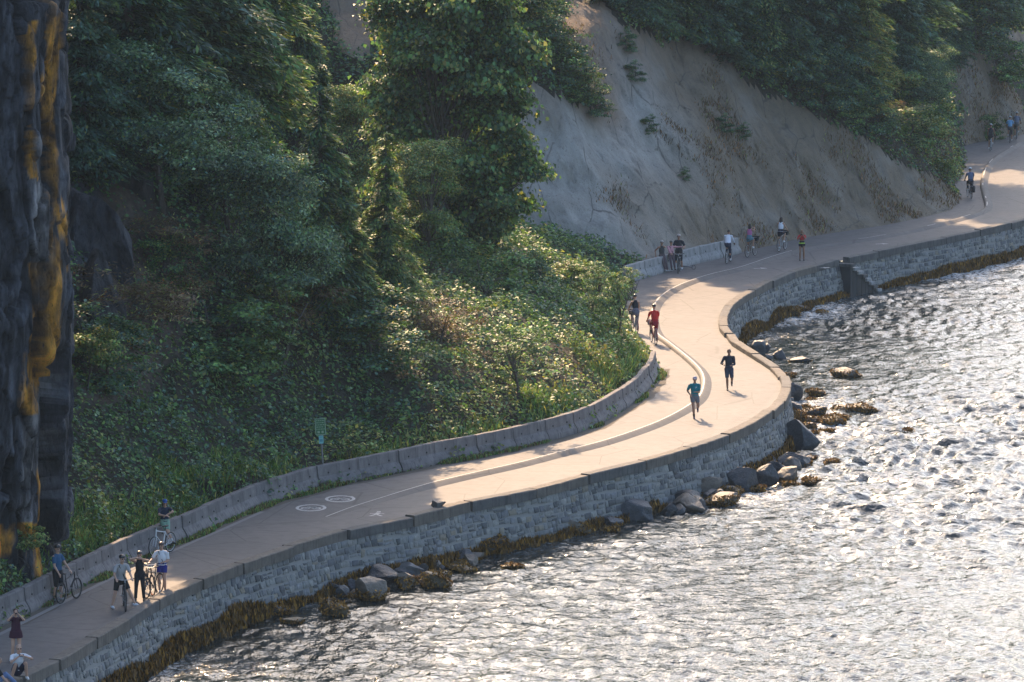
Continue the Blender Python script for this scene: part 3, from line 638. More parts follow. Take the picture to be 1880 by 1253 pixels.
proto('bush_b',broadleaf,seed=14,h=2.4,rad=1.5,clumps=55,per=90,leaf=.13,names=('lit','olive','mid'),w=(3,2,2),base=-.1,tipf=.1)
proto('bush_dark',broadleaf,seed=15,h=3.0,rad=1.9,clumps=70,per=95,leaf=.14,names=('deep','blue','mid'),w=(3,2,2),base=-.1)
proto('bush_dry',broadleaf,seed=16,h=2.2,rad=1.5,clumps=50,per=80,leaf=.12,names=('brown','olive'),w=(5,1),base=-.1,tip=('rust','brown'),asp=.25)
proto('sapling',broadleaf,seed=17,h=4.5,rad=1.3,clumps=60,per=40,leaf=.15,names=('pale','mid','lit'),w=(3,2,2),base=.1,lob=.7)
H0={'cedar_a':10,'cedar_b':10,'fir_a':12,'fir_b':12,'fir_light':11,'maple':15,'alder_a':8,'alder_b':8,'bush_a':2.6,'bush_b':2.4,'bush_dark':3,'bush_dry':2.2,'sapling':4.5}
KN={'cedar_a':'cedar_tree','cedar_b':'cedar_tree','fir_a':'fir_tree','fir_b':'fir_tree','fir_light':'fir_tree','maple':'maple_tree','alder_a':'alder_tree','alder_b':'alder_tree','bush_a':'shrub','bush_b':'shrub','bush_dark':'shrub','bush_dry':'dry_bush','sapling':'sapling'}
def plant(key,px,py,h,label,wd=1.,group=None,back=0.,rz=None,sink=.25):
    x,y,z=hit(px,py)
    if back: x*=(y+back)/y; y+=back; z=float(hz(x,y))
    s=h/H0[key]; k=KN[key]; cat='shrub' if 'bush' in key else ('tree')
    if group is None: group={'shrub':'shrubs on the slope','tree':'trees on the slope'}[cat]
    o=empty(k,(x,y,z-sink*s),random.uniform(0,6.28) if rz is None else rz); o.scale=(s*wd,s*wd,s); tag(o,label,cat,group)
    c=link('crown',PRO[key][0],None,o); t=link('trunk',PRO[key][1],None,o); return o
# -- left slope
LB='on the slope behind the barrier'
plant('fir_a',150,330,12,'dark fir growing right beside the orange streaked rock face',1.1)
plant('fir_b',235,190,17,'dark fir at the top of the left slope, first right of the rock face',1.1)
plant('fir_a',330,170,17,'dark fir at the top edge between two others, above the silvery alder',1.2)
plant('cedar_b',430,190,15,'drooping cedar high on the slope whose tips hang over the silvery alder',1.1)
plant('cedar_a',545,230,11,'tall dark cedar left of the pale rock slot at the top',.95)
plant('alder_a',300,395,7.0,'wide silvery leaved alder nearest the orange streaked rock face',1.15)
plant('alder_a',420,430,6.5,'silvery alder in the middle of the dark slope',1.1,rz=2.)
plant('alder_a',500,610,7.5,'broad silvery alder reaching low down the dark slope',.9,rz=4.)
plant('cedar_a',590,560,10.,'tall cedar standing between the silvery alder and the lighter cedar',1.15)
plant('cedar_b',710,585,8.3,'full green cedar with drooping sprays left of the big maple',1.05)
plant('cedar_b',640,600,6.4,'shorter cedar tucked in front of the taller cedar',1.1,rz=1.)
plant('alder_b',625,400,7,'alder with sunlit yellow green leaves just below the pale rock slot',.9)
plant('alder_b',790,500,6.2,'sunlit alder with pale leaves at the foot of the big maple',.95,rz=3)
plant('maple',832,500,16,'large broad maple with yellowing leaves in front of the bare cliff',.80,back=9,rz=0.)
plant('alder_b',735,455,6.5,'pale alder squeezed between the green cedar and the maple',.7,back=4)
plant('bush_b',30,1035,1.3,'low yellow green bush under the foot of the orange streaked rock face',1.3)
plant('bush_b',160,720,2.4,'bright green shrub at the foot of the orange streaked rock',.9)
plant('bush_a',395,665,3.0,'bright green elder shrub on the earthy bank',1.3)
plant('bush_b',470,560,2.2,'small yellow green shrub above the earthy bank',1.)
plant('bush_a',300,520,2.2,'fern like shrub clinging to the earthy bank',1.)
plant('sapling',520,700,4.2,'grey green sapling below the broad silvery alder',1.2)
plant('bush_dry',805,655,2.6,'dry brown bush on the bramble slope',1.3)
plant('bush_dry',560,640,2.4,'reddish brown dry bush under the cedars',1.4)
plant('bush_dry',300,500,2.2,'dry brown bush hanging over the earthy bank',1.6)
plant('bush_dry',225,610,2.6,'largest dry brown bush in the middle of the earthy bank',1.7)
plant('bush_dry',325,610,2.0,'dry brown bush at the right edge of the earthy bank',1.4)
plant('bush_dark',200,700,2.6,'dark shrub at the bottom of the earthy bank',1.3)
plant('sapling',950,735,2.9,'grey leaved sapling standing in the middle of the bramble bank',1.5)
plant('bush_a',1085,590,1.6,'leafy green shrub left of the cyclists at the bend',1.)
plant('sapling',1135,640,3.3,'tall slender sapling closest to the path at the bend',.9,back=2)
plant('sapling',1160,570,2.2,'small sapling leaning over the path edge at the bend',1.0)
plant('sapling',1095,600,2.4,'light green sapling behind the bramble bank crest',1.3,back=8)
plant('bush_b',1040,560,1.6,'yellow green shrub on the crest of the bramble bank',1.2,back=6)
plant('bush_dark',990,560,1.8,'dark shrub on the crest beneath the bare cliff',1.1,back=6)
plant('bush_a',900,560,3.0,'rounded green shrub below the maple',1.2)
plant('bush_dark',680,660,2.6,'dark bramble bush left of the dry brown bush',1.5)
# -- green tongue on the upper cliff
for i,(px_,py_,h_,l) in enumerate([(930,40,3.2,'topmost'),(965,70,2.8,'second'),(1000,110,2.6,'third'),(1030,145,2.4,'fourth'),(1060,180,2.0,'fifth'),(1085,208,1.5,'lowest')]):
    plant('bush_dark' if i%2 else 'bush_a',px_,py_,h_,'%s shrub%s in the green tongue running down the cliff beside the maple'%(l,'' if i in (0,5) else ' from the top'),1.35,'shrubs running down the cliff beside the maple')
plant('bush_dark',975,20,3.0,'shrub at the top edge of the picture right of the maple',1.4)
for a_,b_,h_,l in [(1330,243,1.1,'small dark shrub on the ledge in the middle of the bare cliff'),(1362,252,.9,'tiny shrub at the right end of the ledge on the bare cliff'),(1190,245,1.,'small shrub in a gully left of the ledge on the bare cliff'),(1165,150,1.2,'small shrub high on the bare cliff near the green tongue'),(1150,95,1.2,'topmost small shrub on the bare cliff'),(1255,330,.7,'lowest tiny shrub on the bare cliff')]:
    plant('bush_dark',a_,b_,h_*.85,l,1.15,'small shrubs scattered on the bare cliff')
# -- forest above the bare cliff
row=[(1120,5,9,'fir_a'),(1175,40,10,'fir_b'),(1230,60,10,'cedar_a'),(1285,75,11,'fir_b'),(1335,110,10,'fir_a'),(1385,125,11,'cedar_a'),(1430,140,10,'fir_b'),(1480,155,9,'fir_a'),(1530,175,10,'fir_b'),(1592,195,9.5,'fir_light'),(1650,180,11,'fir_a'),(1700,135,9,'fir_b'),(1745,120,8,'fir_a')]
for i,(a,b_,h_,k) in enumerate(row):
    l='pale yellow green fir standing out in the dark forest above the cliff' if k=='fir_light' else ('dark evergreen at forest edge above bare cliff, %s'%('just left of the pale green fir' if i==8 else 'just right of the pale green fir' if i==10 else '%s from the left'%ordw(i+1)))
    plant(k,a,b_,h_,l,1.1,'forest edge trees above the bare cliff')
back_=[(1150,-10,17),(1210,5,16),(1265,10,18),(1320,30,17),(1370,50,18),(1420,70,19),(1470,90,18),(1520,105,19),(1570,90,18),(1625,80,18),(1680,60,17),(1730,50,17),(1790,40,15),(1830,60,13)]
for i,(a,b_,h_) in enumerate(back_):
    plant(('fir_b','cedar_a','fir_a')[i%3],a,b_,h_,'dark evergreen in shaded forest behind the forest edge, %s from left'%ordw(i+1),1.2,'shaded forest trees behind the forest edge',back=3)
edge_=[(1300,120,2.2,'bush_dark'),(1365,160,2.3,'bush_a'),(1410,190,2.6,'bush_dark'),(1455,205,2.6,'bush_b'),(1500,235,3,'bush_dark'),(1545,250,2.4,'bush_a'),(1590,275,2.8,'bush_dark'),(1625,285,2.2,'bush_dry'),(1560,215,3.2,'bush_dark'),(1660,300,3.2,'bush_a'),(1690,320,2.6,'bush_b'),(1700,270,3.2,'bush_dark'),(1640,245,3.2,'bush_b')]
for i,(a,b_,h_,k) in enumerate(edge_):
    plant(k,a+6,b_-42,h_*.85,{'bush_dark':'dark','bush_a':'leafy green','bush_b':'light green','bush_dry':'rusty'}[k]+' shrub on the forest fringe above the bare cliff, %s from its left end'%ordw(i+1),1.25,'shrubs along the forest fringe above the bare cliff')
plant('alder_a',1690,225,4.6,'grey green alder at the right end of the forest above the path bend',1.0)
plant('alder_a',1722,195,4.8,'taller grey green alder next to the far cliff',1.0)
plant('bush_b',1736,338,1.7,'yellow green shrub right on the path edge at the far bend',1.0)
plant('bush_dry',1718,290,2.0,'dry brown bush on the nose of the slope above the far bend',1.3)
plant('bush_a',1824,262,2.6,'narrow green shrub at the foot of the far bare cliff',.7)
plant('bush_a',1830,140,3.2,'green shrub on top of the far bare cliff',1.2)
plant('bush_dark',1790,85,3.2,'dark shrub above the far bare cliff',1.3)
# -- ground cover: leaves lying on mounds over the slope
def cover():
    r=np.random.default_rng(21); n=3200000
    # sample by picture area so that density follows distance, then drop to the slope
    x=r.uniform(-30,50,n); y=r.uniform(148,345,n); z=hz(x,y); P=np.c_[x,y,z]
    a,b,d=proj(P); _,inside,_,_,_,_=(0,np.zeros(1),0,0,0,0)
    i=np.clip(((x-gx[0])/.32).astype(int),0,len(gx)-2); j=np.clip(((y-gy[0])/.32).astype(int),0,len(gy)-2); k=i*len(gy)+j
    ok=(ins[k]>.12)&(a>-60)&(a<1960)&(b>-120)&(b<1290)&~sand[k]
    gyy=(HZ[i,j+1]-HZ[i,j])/.32; gxx=(HZ[i+1,j]-HZ[i,j])/.32; sl=np.sqrt(1+gxx**2+gyy**2)
    e=earth[k]; ok&=~(e&(r.random(n)<.6)); ok&=(r.random(n)<np.clip(sl/2.2,.35,1)*np.clip((230/y)**2,.3,1)); 
    P=P[ok];a=a[ok];b=b[ok];e=e[ok];dd=ins[k][ok]; Nn=np.c_[-gxx,-gyy,np.ones(n)][ok]; Nn/=np.linalg.norm(Nn,axis=1)[:,None]; m=len(P)
    md=np.clip(.5+1.2*fbm(P*.5,3,70),0,1.8)*np.clip(dd/1.8,.12,1); md2=np.clip(vn(P*1.7,75),0,1)*.35
    up=(md*.75+md2)*np.where(e,.25,1); u=r.random(m)**.45; P=P+(Nn*.5+np.array([0,0,.5]))*(up*u)[:,None]+r.normal(size=(m,3))*.04
    z1=fbm(P*.25,3,80); z2=fbm(P*.8,2,83)
    C=cols(('mid','deep','blue','lit'),(4,3,2,1.5),m,r)
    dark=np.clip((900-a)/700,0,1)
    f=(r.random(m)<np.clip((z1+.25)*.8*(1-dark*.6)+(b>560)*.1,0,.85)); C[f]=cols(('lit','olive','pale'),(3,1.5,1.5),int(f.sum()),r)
    nearb_=np.exp(-((dd-1.2)/1.5)**2)*(a<1215)*(b>600); f=r.random(m)<nearb_*np.clip(.55+.5*z2,0,1)*np.clip((a-250)/500,.25,1); C[f]=cols(('olive','yel','lit'),(3,1.2,3),int(f.sum()),r)
    dry=np.exp(-(((a-1060)/75)**2+((b-690)/45)**2))+.8*np.exp(-(((a-800)/60)**2+((b-610)/50)**2))+.8*np.exp(-(((a-250)/90)**2+((b-520)/130)**2))+np.clip((a-1560)/80,0,1)*(b>250)*.7+.5*np.exp(-(((a-560)/50)**2+((b-620)/60)**2))
    f=r.random(m)<np.clip(dry*.75+z2*.2,0,.9)*(dry>.12); C[f]=cols(('brown','yel','olive'),(4,1,1),int(f.sum()),r)
    sz=r.uniform(.11,.25,m)*np.where(f,.6,1)*(y[ok]/190)**.5
    NN=Nn*.6+np.array([0,0,.6])+r.normal(size=(m,3))*.48+np.c_[vn(P*1.2,90),vn(P*1.2,91),vn(P*1.2,92)]*.5
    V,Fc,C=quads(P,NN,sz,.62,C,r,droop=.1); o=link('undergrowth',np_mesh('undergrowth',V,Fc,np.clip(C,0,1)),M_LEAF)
    tag(o,'brambles, ferns and ivy covering the slope behind the barrier','undergrowth',kind='stuff'); print('cover',m)
cover()
def blades(name,P,h,C,r,label,cat='grass',lean=.35,w=.022,mat=None):
    m=len(P); th=r.uniform(0,6.28,m); l=np.c_[np.cos(th),np.sin(th),np.zeros(m)]; s=np.c_[-l[:,1],l[:,0],np.zeros(m)]*w; hh_=h[:,None]; 
    p0=P; p1=P+np.array([0,0,.6])*hh_+l*hh_*lean*.35; p2=P+np.array([0,0,.95])*hh_+l*hh_*lean
    V=np.stack([p0-s,p0+s,p1+s*.8,p1-s*.8,p1-s*.8,p1+s*.8,p2+s*.15,p2-s*.15],1).reshape(-1,3); i=np.arange(m)[:,None]*8
    o=link(name,np_mesh(name,V,np.vstack([i+[0,1,2,3],i+[4,5,6,7]]),np.repeat(C,8,0)),mat or M_DRY); tag(o,label,cat,kind='stuff')
def grasses():
    r=np.random.default_rng(33)
    # verge grass at the seaward foot of the barrier, patchy
    Q=resample(bar,.02); nq=len(Q); k=r.integers(0,nq,16000); o=r.uniform(.0,.36,16000)**1.1; P=offset(Q,0)[k]+np.c_[tang(Q)[k][:,1],-tang(Q)[k][:,0]]*o[:,None]
    pat=fbm(np.c_[P*.45,P[:,0]*0],3,95); ok=pat>o*2.2-.02; P=P[ok]; P=np.c_[P,np.full(len(P),.0)]; m=len(P)
    blades('verge_grass',P,r.uniform(.04,.13,m)*(1+pat[ok].clip(0,1)),cols(('mid','olive','brown'),(3,2,2),m,r),r,'grass and weeds along the foot of the barrier')
    # long grass behind the barrier
    n=60000; Q=resample(np.vstack([bar]),.05); k=r.integers(0,len(Q),n); o=-r.uniform(.75,6.5,n); T=tang(Q)[k]; P=Q[k]+np.c_[T[:,1],-T[:,0]]*o[:,None]
    a,b,_=proj(np.c_[P,hz(P[:,0],P[:,1])]); pat=fbm(np.c_[P*.25,P[:,0]*0],3,97); ok=(pat-.05+.12*o+.9>r.random(n)*1.0)&(o>-1.9-1.6*np.clip(pat,0,1)); P=P[ok]; z=hz(P[:,0],P[:,1]); P=np.c_[P,z]; m=len(P)
    blades('long_grass',P,r.uniform(.2,.55,m),cols(('lit','olive','mid','yel'),(3,2.5,3,.5),m,r),r,'long green grass on the bank just behind the barrier',w=.03,lean=.5)
    # dry grass on the bare cliff and the far nose
    n=520000; x=r.uniform(-2,45,n); y=r.uniform(240,345,n); z=hz(x,y); a,b,d=proj(np.c_[x,y,z]); i=np.clip(((x-gx[0])/.32).astype(int),0,len(gx)-2); j=np.clip(((y-gy[0])/.32).astype(int),0,len(gy)-2); k=i*len(gy)+j
    pat=fbm(np.c_[x,y,z]*.35,4,99); wr=np.clip((a-1180)/350,0,1); ok=sand[k]&(ins[k]>.1)&(r.random(n)<np.clip(pat*1.1+wr*.55-.12,0,1))&(a<1960)&(b<520); P=np.c_[x,y,z][ok]; m=len(P)
    blades('dry_grass',P,r.uniform(.08,.30,m),cols(('brown','rust','olive'),(5,1,.5),m,r,.3),r,'thin dry grass scattered over the bare cliff',w=.018,lean=.9); print('dry',m)
grasses()
# ================================================================ ROCKS AND ROCKWEED
def rock_me(seed,w,d,h,ang=.5,tone=(.075,.078,.085),sub=4):
    r=np.random.default_rng(seed); bm=bmesh.new(); bmesh.ops.create_icosphere(bm,subdivisions=sub,radius=1.); V=np.array([v.co[:] for v in bm.verts])
    for k in range(13):
        nrm=r.normal(size=3); nrm/=np.linalg.norm(nrm); lim=r.uniform(.42,.80); dd=V@nrm; V-=np.clip(dd-lim,0,9)[:,None]*nrm*(.75+.25*ang)
    V=V*(1+.09*fbm(V*1.6+seed,3,seed)[:,None]); V=V/np.abs(V).max(0)
    sh=r.normal()*.25*ang; V[:,0]+=V[:,2]*sh; V=V/np.abs(V).max(0); V*=[w/2,d/2,h/2*1.25]; V[:,2]+=h/2*.75
    for v,c in zip(bm.verts,V): v.co=c
    me=bm_mesh('boulder',bm); a=me.color_attributes.new('Col','FLOAT_COLOR','POINT'); c=np.ones((len(V),4),np.float32)
    wet=np.clip(1-V[:,2:3]/max(.15,h*.45),0,1); c[:,:3]=np.array(tone)*(1-.45*wet)*(1+.25*fbm(V*3,3,seed+5)[:,None]); a.data.foreach_set('color',c.ravel())
    return me,V
TONE={'d':(.055,.058,.066),'g':(.115,.118,.12),'b':(.12,.10,.08),'t':(.16,.13,.10),'k':(.035,.036,.04),'m':(.10,.075,.04)}
ROCKS=[ # px,py(bottom),w px,h px,tone,weed,label
(525,1107,44,20,'k',.5,'dark boulder half under rockweed, leftmost by the curving wall foot'),(507,1131,40,17,'k',.9,'rockweed covered boulder farthest left near the wall foot'),(614,1131,46,26,'m',1.,'isolated mound of golden rockweed standing alone in the shallows'),(538,1147,34,12,'m',.4,'low brown rock awash at the far left in front of the wall'),
(615,1091,26,20,'k',0,'black rock just left of the pale pointed stones'),(634,1080,26,20,'k',0,'small black rock against the wall behind the pale pointed stones'),(632,1096,26,22,'g',.1,'pale grey pointed stone beside the black rock'),(652,1098,22,15,'b',.3,'small brown stone between the two pale pointed rocks'),(682,1102,50,38,'t',.3,'large tan wedge shaped boulder with rockweed at its tip'),(662,1068,22,18,'d',0,'small dark stone behind the tan wedge boulder'),(700,1080,48,32,'k',0,'big black block behind the tan wedge boulder'),
(742,1063,70,26,'g',0,'long smooth grey slab leaning among the dark rocks'),(733,1066,34,16,'d',0,'dark rock under the long grey slab'),(744,1081,38,26,'t',.6,'tan rock with rockweed skirt right of the black block'),(797,1078,54,24,'m',.9,'wide rockweed mound at the right end of the left cluster'),(800,1061,50,14,'m',1.,'flat rockweed bed behind the wide rockweed mound'),
(847,1029,36,24,'t',.2,'pinkish grey rounded boulder below the wall'),(891,1019,54,30,'k',.7,'big dark boulder with brown rockweed apron'),(872,1030,28,15,'t',.2,'small tan boulder between pink and dark boulders'),(840,1041,34,13,'m',1.,'low rockweed clump below the pinkish boulder'),(850,1048,48,10,'m',1.,'flat rockweed patch on the water below the pinkish boulder'),(941,1043,36,8,'m',1.,'flat golden rockweed patch out in the water'),
(1054,980,52,24,'t',.5,'tan rounded rock with rockweed on its right'),(1121,968,34,14,'d',.2,'low dark rock left of the pointed grey boulder'),(1121,975,26,9,'m',1.,'small rockweed patch left of the pointed grey boulder'),(1166,956,50,28,'d',0,'pointed dark grey boulder alone near the wall foot'),(1177,929,22,10,'g',0,'small pale stone against the wall above the pointed boulder'),
(1243,910,76,38,'d',0,'biggest dark slab in the central cluster, sloping left'),(1265,930,46,22,'k',.2,'long black rock under the biggest dark slab'),(1264,938,50,28,'b',0,'brown block at the bottom of the central cluster'),(1266,884,36,20,'g',0,'grey rock behind the biggest dark slab'),(1301,912,42,38,'t',.1,'large pale boulder in the middle of the central cluster'),(1335,876,44,18,'d',0,'dark flat rock against the wall behind the cluster'),(1360,902,44,42,'d',0,'tall angular dark boulder right of the pale one'),(1326,928,72,24,'t',.5,'long low tan boulder at the water edge of the central cluster'),(1340,908,40,17,'b',.5,'brown rockweed rock tucked behind the long tan boulder'),(1390,903,34,15,'m',1.,'golden rockweed clump right of the tall angular boulder'),
(1413,858,28,18,'d',0,'grey stone close to the wall at the top of the right cluster'),(1453,856,50,22,'d',.1,'wide flat dark boulder topmost in the right cluster'),(1428,870,28,18,'k',0,'small round black stone below the wide flat boulder'),(1411,892,42,30,'d',0,'rounded dark boulder left in the right cluster'),(1447,887,36,27,'b',.2,'brownish boulder at the right edge of the right cluster'),(1450,893,28,9,'m',1.,'rockweed at the foot of the brownish boulder'),(1486,886,34,10,'m',1.,'flat rockweed patch right of the right cluster'),(1377,871,30,15,'g',.1,'pale stone in the gap under the wall bend'),
(1466,824,54,44,'d',0,'huge dark block standing out in the water by the wall bend'),(1450,792,28,22,'d',0,'dark slab leaning on top left of the huge block'),(1463,735,28,26,'d',0,'dark grey angular boulder just beyond the bend coping'),(1497,726,28,12,'m',.9,'low rockweed rock right of the angular boulder'),(1488,736,14,6,'m',1.,'tiny rockweed tuft by the angular boulder'),(1452,740,10,9,'g',0,'tiny pale stone below the angular boulder'),(1465,766,26,24,'d',.1,'dark boulder in the middle of the bend group'),(1463,777,20,20,'b',.9,'brown rockweed boulder hugging the bend wall'),(1496,766,36,18,'d',.6,'dark rock half covered by rockweed in the bend group'),(1477,749,17,6,'m',1.,'small rockweed patch above the bend group'),(1490,778,28,11,'k',.8,'low black rock with rockweed below the bend group'),(1524,779,46,17,'m',1.,'long rockweed mound at the right of the bend group'),(1545,768,26,7,'m',1.,'reddish rockweed patch beyond the long mound'),(1546,755,36,11,'b',.6,'brown rock awash, left of a pair out in the water'),(1583,757,52,13,'m',.9,'wide rockweed rock, right of a pair out in the water'),(1519,793,22,6,'m',1.,'thin rockweed patch below the long mound'),(1495,800,15,10,'m',1.,'small rockweed rock right of the huge block'),(1484,788,18,9,'k',.8,'small dark rock touching the huge block'),
(1486,844,20,7,'b',.4,'low stone between the huge block and the right cluster'),(1525,852,26,10,'m',1.,'rockweed patch out in the water right of the right cluster'),(1668,791,14,4,'m',1.,'lone tiny rockweed patch far out in the water'),
(1548,692,54,16,'b',.5,'low brown mound rock alone in the water beyond the bend'),(1392,652,26,24,'g',0,'grey rock leaning on the outer wall past the bend'),(1406,652,15,17,'d',0,'dark stone behind the leaning grey rock'),(1430,659,19,15,'d',0,'dark round stone right of the leaning grey rock'),(1412,661,13,9,'g',0,'small pale stone in front of the leaning grey rock'),(1474,666,32,9,'d',.1,'low dark rock awash beyond the bend'),(1452,694,18,9,'m',.8,'rockweed stone close to the coping beyond the bend'),
(1473,572,30,12,'b',.5,'rounded rock in the rockweed of the inner bay'),(1452,578,44,12,'m',.9,'broad rockweed rock in the inner bay'),(1507,575,24,5,'m',1.,'thin rockweed patch in the inner bay'),(1592,536,16,7,'d',.2,'small dark rock at the foot of the stone steps')]
def weed(P,n,r,size=.16,hang=.5):
    m=len(P); C=cols(('w1','w2','w3','w4'),(3,3,2,1),m,r,.25); Nn=r.normal(size=(m,3))*.6+[0,-.3,.7]
    return quads(P,Nn,size*r.uniform(.6,1.3,m),.35,C,r,droop=hang)
GR.update(w1=(.26,.135,.028),w2=(.14,.072,.02),w3=(.38,.20,.035),w4=(.05,.035,.015))
def rocks():
    for i,(px_,py_,w,h,t,wd,l) in enumerate(ROCKS):
        x,y,_=U(px_,py_,ZW); s=y/F; W_=w*s*(1.5 if t in 'dk' else 1.25); Hh=max(.14,h*s*(1.4 if t in 'dk' else 1.2)); dp=W_*random.uniform(.75,1.); Y=y+dp*.12
        flat=wd>=.95 and h<16
        me,V=rock_me(500+i,W_,dp,Hh*(.75 if flat else 1.),.9 if t in 'dkg' else .5,TONE[t])
        nm='seaweed_clump' if wd>=.95 and h<14 else 'boulder'
        o=link(nm,me,M_ROCK); me.name=nm; o.location=(x,Y,ZW-Hh*.02); r=np.random.default_rng(900+i); o.rotation_euler=(r.normal()*.04,r.normal()*.04,0)
        tag(o,l,'seaweed' if nm!='boulder' else 'rock','seaweed clumps in the shallows' if nm!='boulder' else 'rocks at the foot of the seawall')
        if wd>0:
            hl=Hh*wd**.7*1.05; k=V[(V[:,2]<hl)&(V[:,2]>-.05)]
            if len(k)<8: k=V[V[:,2]>-.1]
            m=int(280+1500*wd*W_*Hh); P=k[r.integers(0,len(k),m)]+r.normal(size=(m,3))*.04*[1,1,.3]
            P=P[P[:,2]>-.03]; v,f,c=weed(P,0,r,.14,.35); link('rockweed',np_mesh('rockweed',v,f,c),M_WEED,o)
rocks()
def fillers():
    r=np.random.default_rng(61)
    for i in range(34):
        a=r.uniform(1210,1455) if i<22 else r.uniform(600,880); b=np.interp(a,[600,880,1210,1369,1436,1460],[1092,1022,924,868,850,850])+r.uniform(2,36 if i<22 else 14)
        x,y,_=U(a,b,ZW); w=r.uniform(.35,.95); me,V=rock_me(1300+i,w,w*.8,w*.62,.9,TONE[('d','k','b')[i%3]],3); o=link('boulder',me,M_ROCK); me.name='boulder'; o.location=(x,y,ZW-.04); o.rotation_euler=(0,0,r.uniform(0,6))
        c_='central' if i<22 else 'left'; tag(o,'small dark rock wedged among the larger boulders of the %s cluster below the seawall'%c_,'rock','small rocks filling the %s cluster'%c_)
fillers()
def wall_weed():
    r=np.random.default_rng(44); m=70000; ss=r.uniform(0,WS[-1],m); hi=-1.48+.26*fbm(np.c_[ss*.35,ss*0,ss*0],4,120)+.14*np.clip((30-ss)/10,0,1)
    hi=np.where(np.abs(ss-STAIR-1.2)<1.9,-1.7,hi); pxw=proj(WP(ss,ss*0+ZW))[0]; hi=np.where((pxw>1205)&(pxw<1345)&(WP(ss,ss*0+ZW)[:,1]<205),hi-.22,hi); z=ZW-.05+(hi-ZW+.05)*r.random(m)**1.0; P=WP(ss,z)+0; nx=WP(ss,z,.2)-P; P=P+nx*r.uniform(.2,1.1,m)[:,None]
    low=(1-(z-ZW)/.5).clip(0,1); P+=nx*(low*r.uniform(0,.5,m))[:,None]; P[:,2]-=0
    C=cols(('w1','w2','w3','w4'),(3,3,1.6,1.5),m,r,.25)*.85; v,f,c=quads(P,nx/.2*.8+r.normal(size=(m,3))*.45,.19*r.uniform(.5,1.3,m),.33,C,r,droop=.8,align=np.array([0,0,-1.5]))
    o=link('rockweed_band',np_mesh('rockweed_band',v,f,c),M_WEED); tag(o,'band of brown rockweed hanging along the foot of the seawall','seaweed',kind='stuff')
wall_weed()
# dark outcrops standing out of the earthy bank
for i,(px_,py_,w,d,h,t) in enumerate([(165,470,3.4,3.,7.5,(.075,.078,.09)),(215,330,3.,3.,4.,(.06,.058,.055)),(175,600,2.2,2.4,5.,(.06,.058,.062))]):
    x,y,z=hit(px_,py_); me,V=rock_me(700+i,w,d,h,1.,t,5); V2=V+np.array([0,-1,0])*(.28*fbm(V*[1.3,1.3,.7],5,i+9))[:,None]
    me.vertices.foreach_set('co',V2.astype(np.float32).ravel()); me.update(); o=link('rock_outcrop',me,M_ROCKF); o.location=(x,y+d*.25,z-h*.45); o['kind']='structure'
# loose stone on the coping
x,y,_=U(803,933,.2); me,V=rock_me(77,.62,.42,.3,.9,(.14,.135,.13)); o=link('loose_stone',me,M_ROCK); o.location=(x,y+.12,.19); tag(o,'loose grey stone lying on the seawall coping beside the path','rock')
# ================================================================ SIGN
def sign():
    x,y,_=U(595,893); y-=.0; s=empty('sign_post',(x,y,0)); tag(s,'leaning grey post with a green sign and a small pale blue plate','sign')
    s.rotation_euler=(0,R(-3.2),R(0))
    bm=bmesh.new(); bmesh.ops.create_cone(bm,cap_ends=True,segments=12,radius1=.035,radius2=.035,depth=2.3); bmesh.ops.translate(bm,verts=bm.verts,vec=(0,0,1.1)); link('pole',bm_mesh('pole',bm),plain((.22,.23,.24),.45,.6),s)
    def panel(nm,w,h,z,c,yy,bev=.01,xx=0):
        bm=bmesh.new(); bmesh.ops.create_cube(bm,size=1); bmesh.ops.scale(bm,verts=bm.verts,vec=(w,.012,h)); bmesh.ops.translate(bm,verts=bm.verts,vec=(xx,yy,z)); bmesh.ops.bevel(bm,geom=bm.edges[:],offset=.004,segments=1,affect='EDGES')
        return link(nm,bm_mesh(nm,bm),plain(c,.5),s)
    def bars(nm,L,c,par,yy):
        bm=bmesh.new()
        for (a,b,w,h) in L:
            vs=[bm.verts.new((a+p*w,yy,b+q*h)) for p,q in ((0,0),(1,0),(1,1),(0,1))]; bm.faces.new(vs)
        link(nm,bm_mesh(nm,bm),plain(c,.5,0,.05),par)
    p=panel('green_panel',.40,.62,2.24,(.045,.16,.06),-.05); q=panel('blue_plate',.17,.30,1.76,(.22,.55,.55),-.05)
    e=.018; bars('border',[(-.19,1.94,.38,e),(-.19,2.535,.38,e),(-.19,1.94,e,.61),(.19-e,1.94,e,.61)],(.45,.55,.40),p,-.0575)
    r=random.Random(3); L=[]
    for z in (2.46,2.38,2.30,2.22,2.14):
        a=-.15
        while a<.12:
            w=r.uniform(.03,.09); L.append((a,z,min(w,.15-a),.030)); a+=w+.022
    L+=[(-.12,2.0,.09,.09),(.03,2.0,.08,.09)]
    bars('lettering',L,(.30,.42,.27),p,-.058); bars('lettering',[(-.06,1.86,.12,.012),(-.06,1.83,.10,.012),(-.06,1.68,.12,.1)],(.10,.33,.38),q,-.058)
sign()
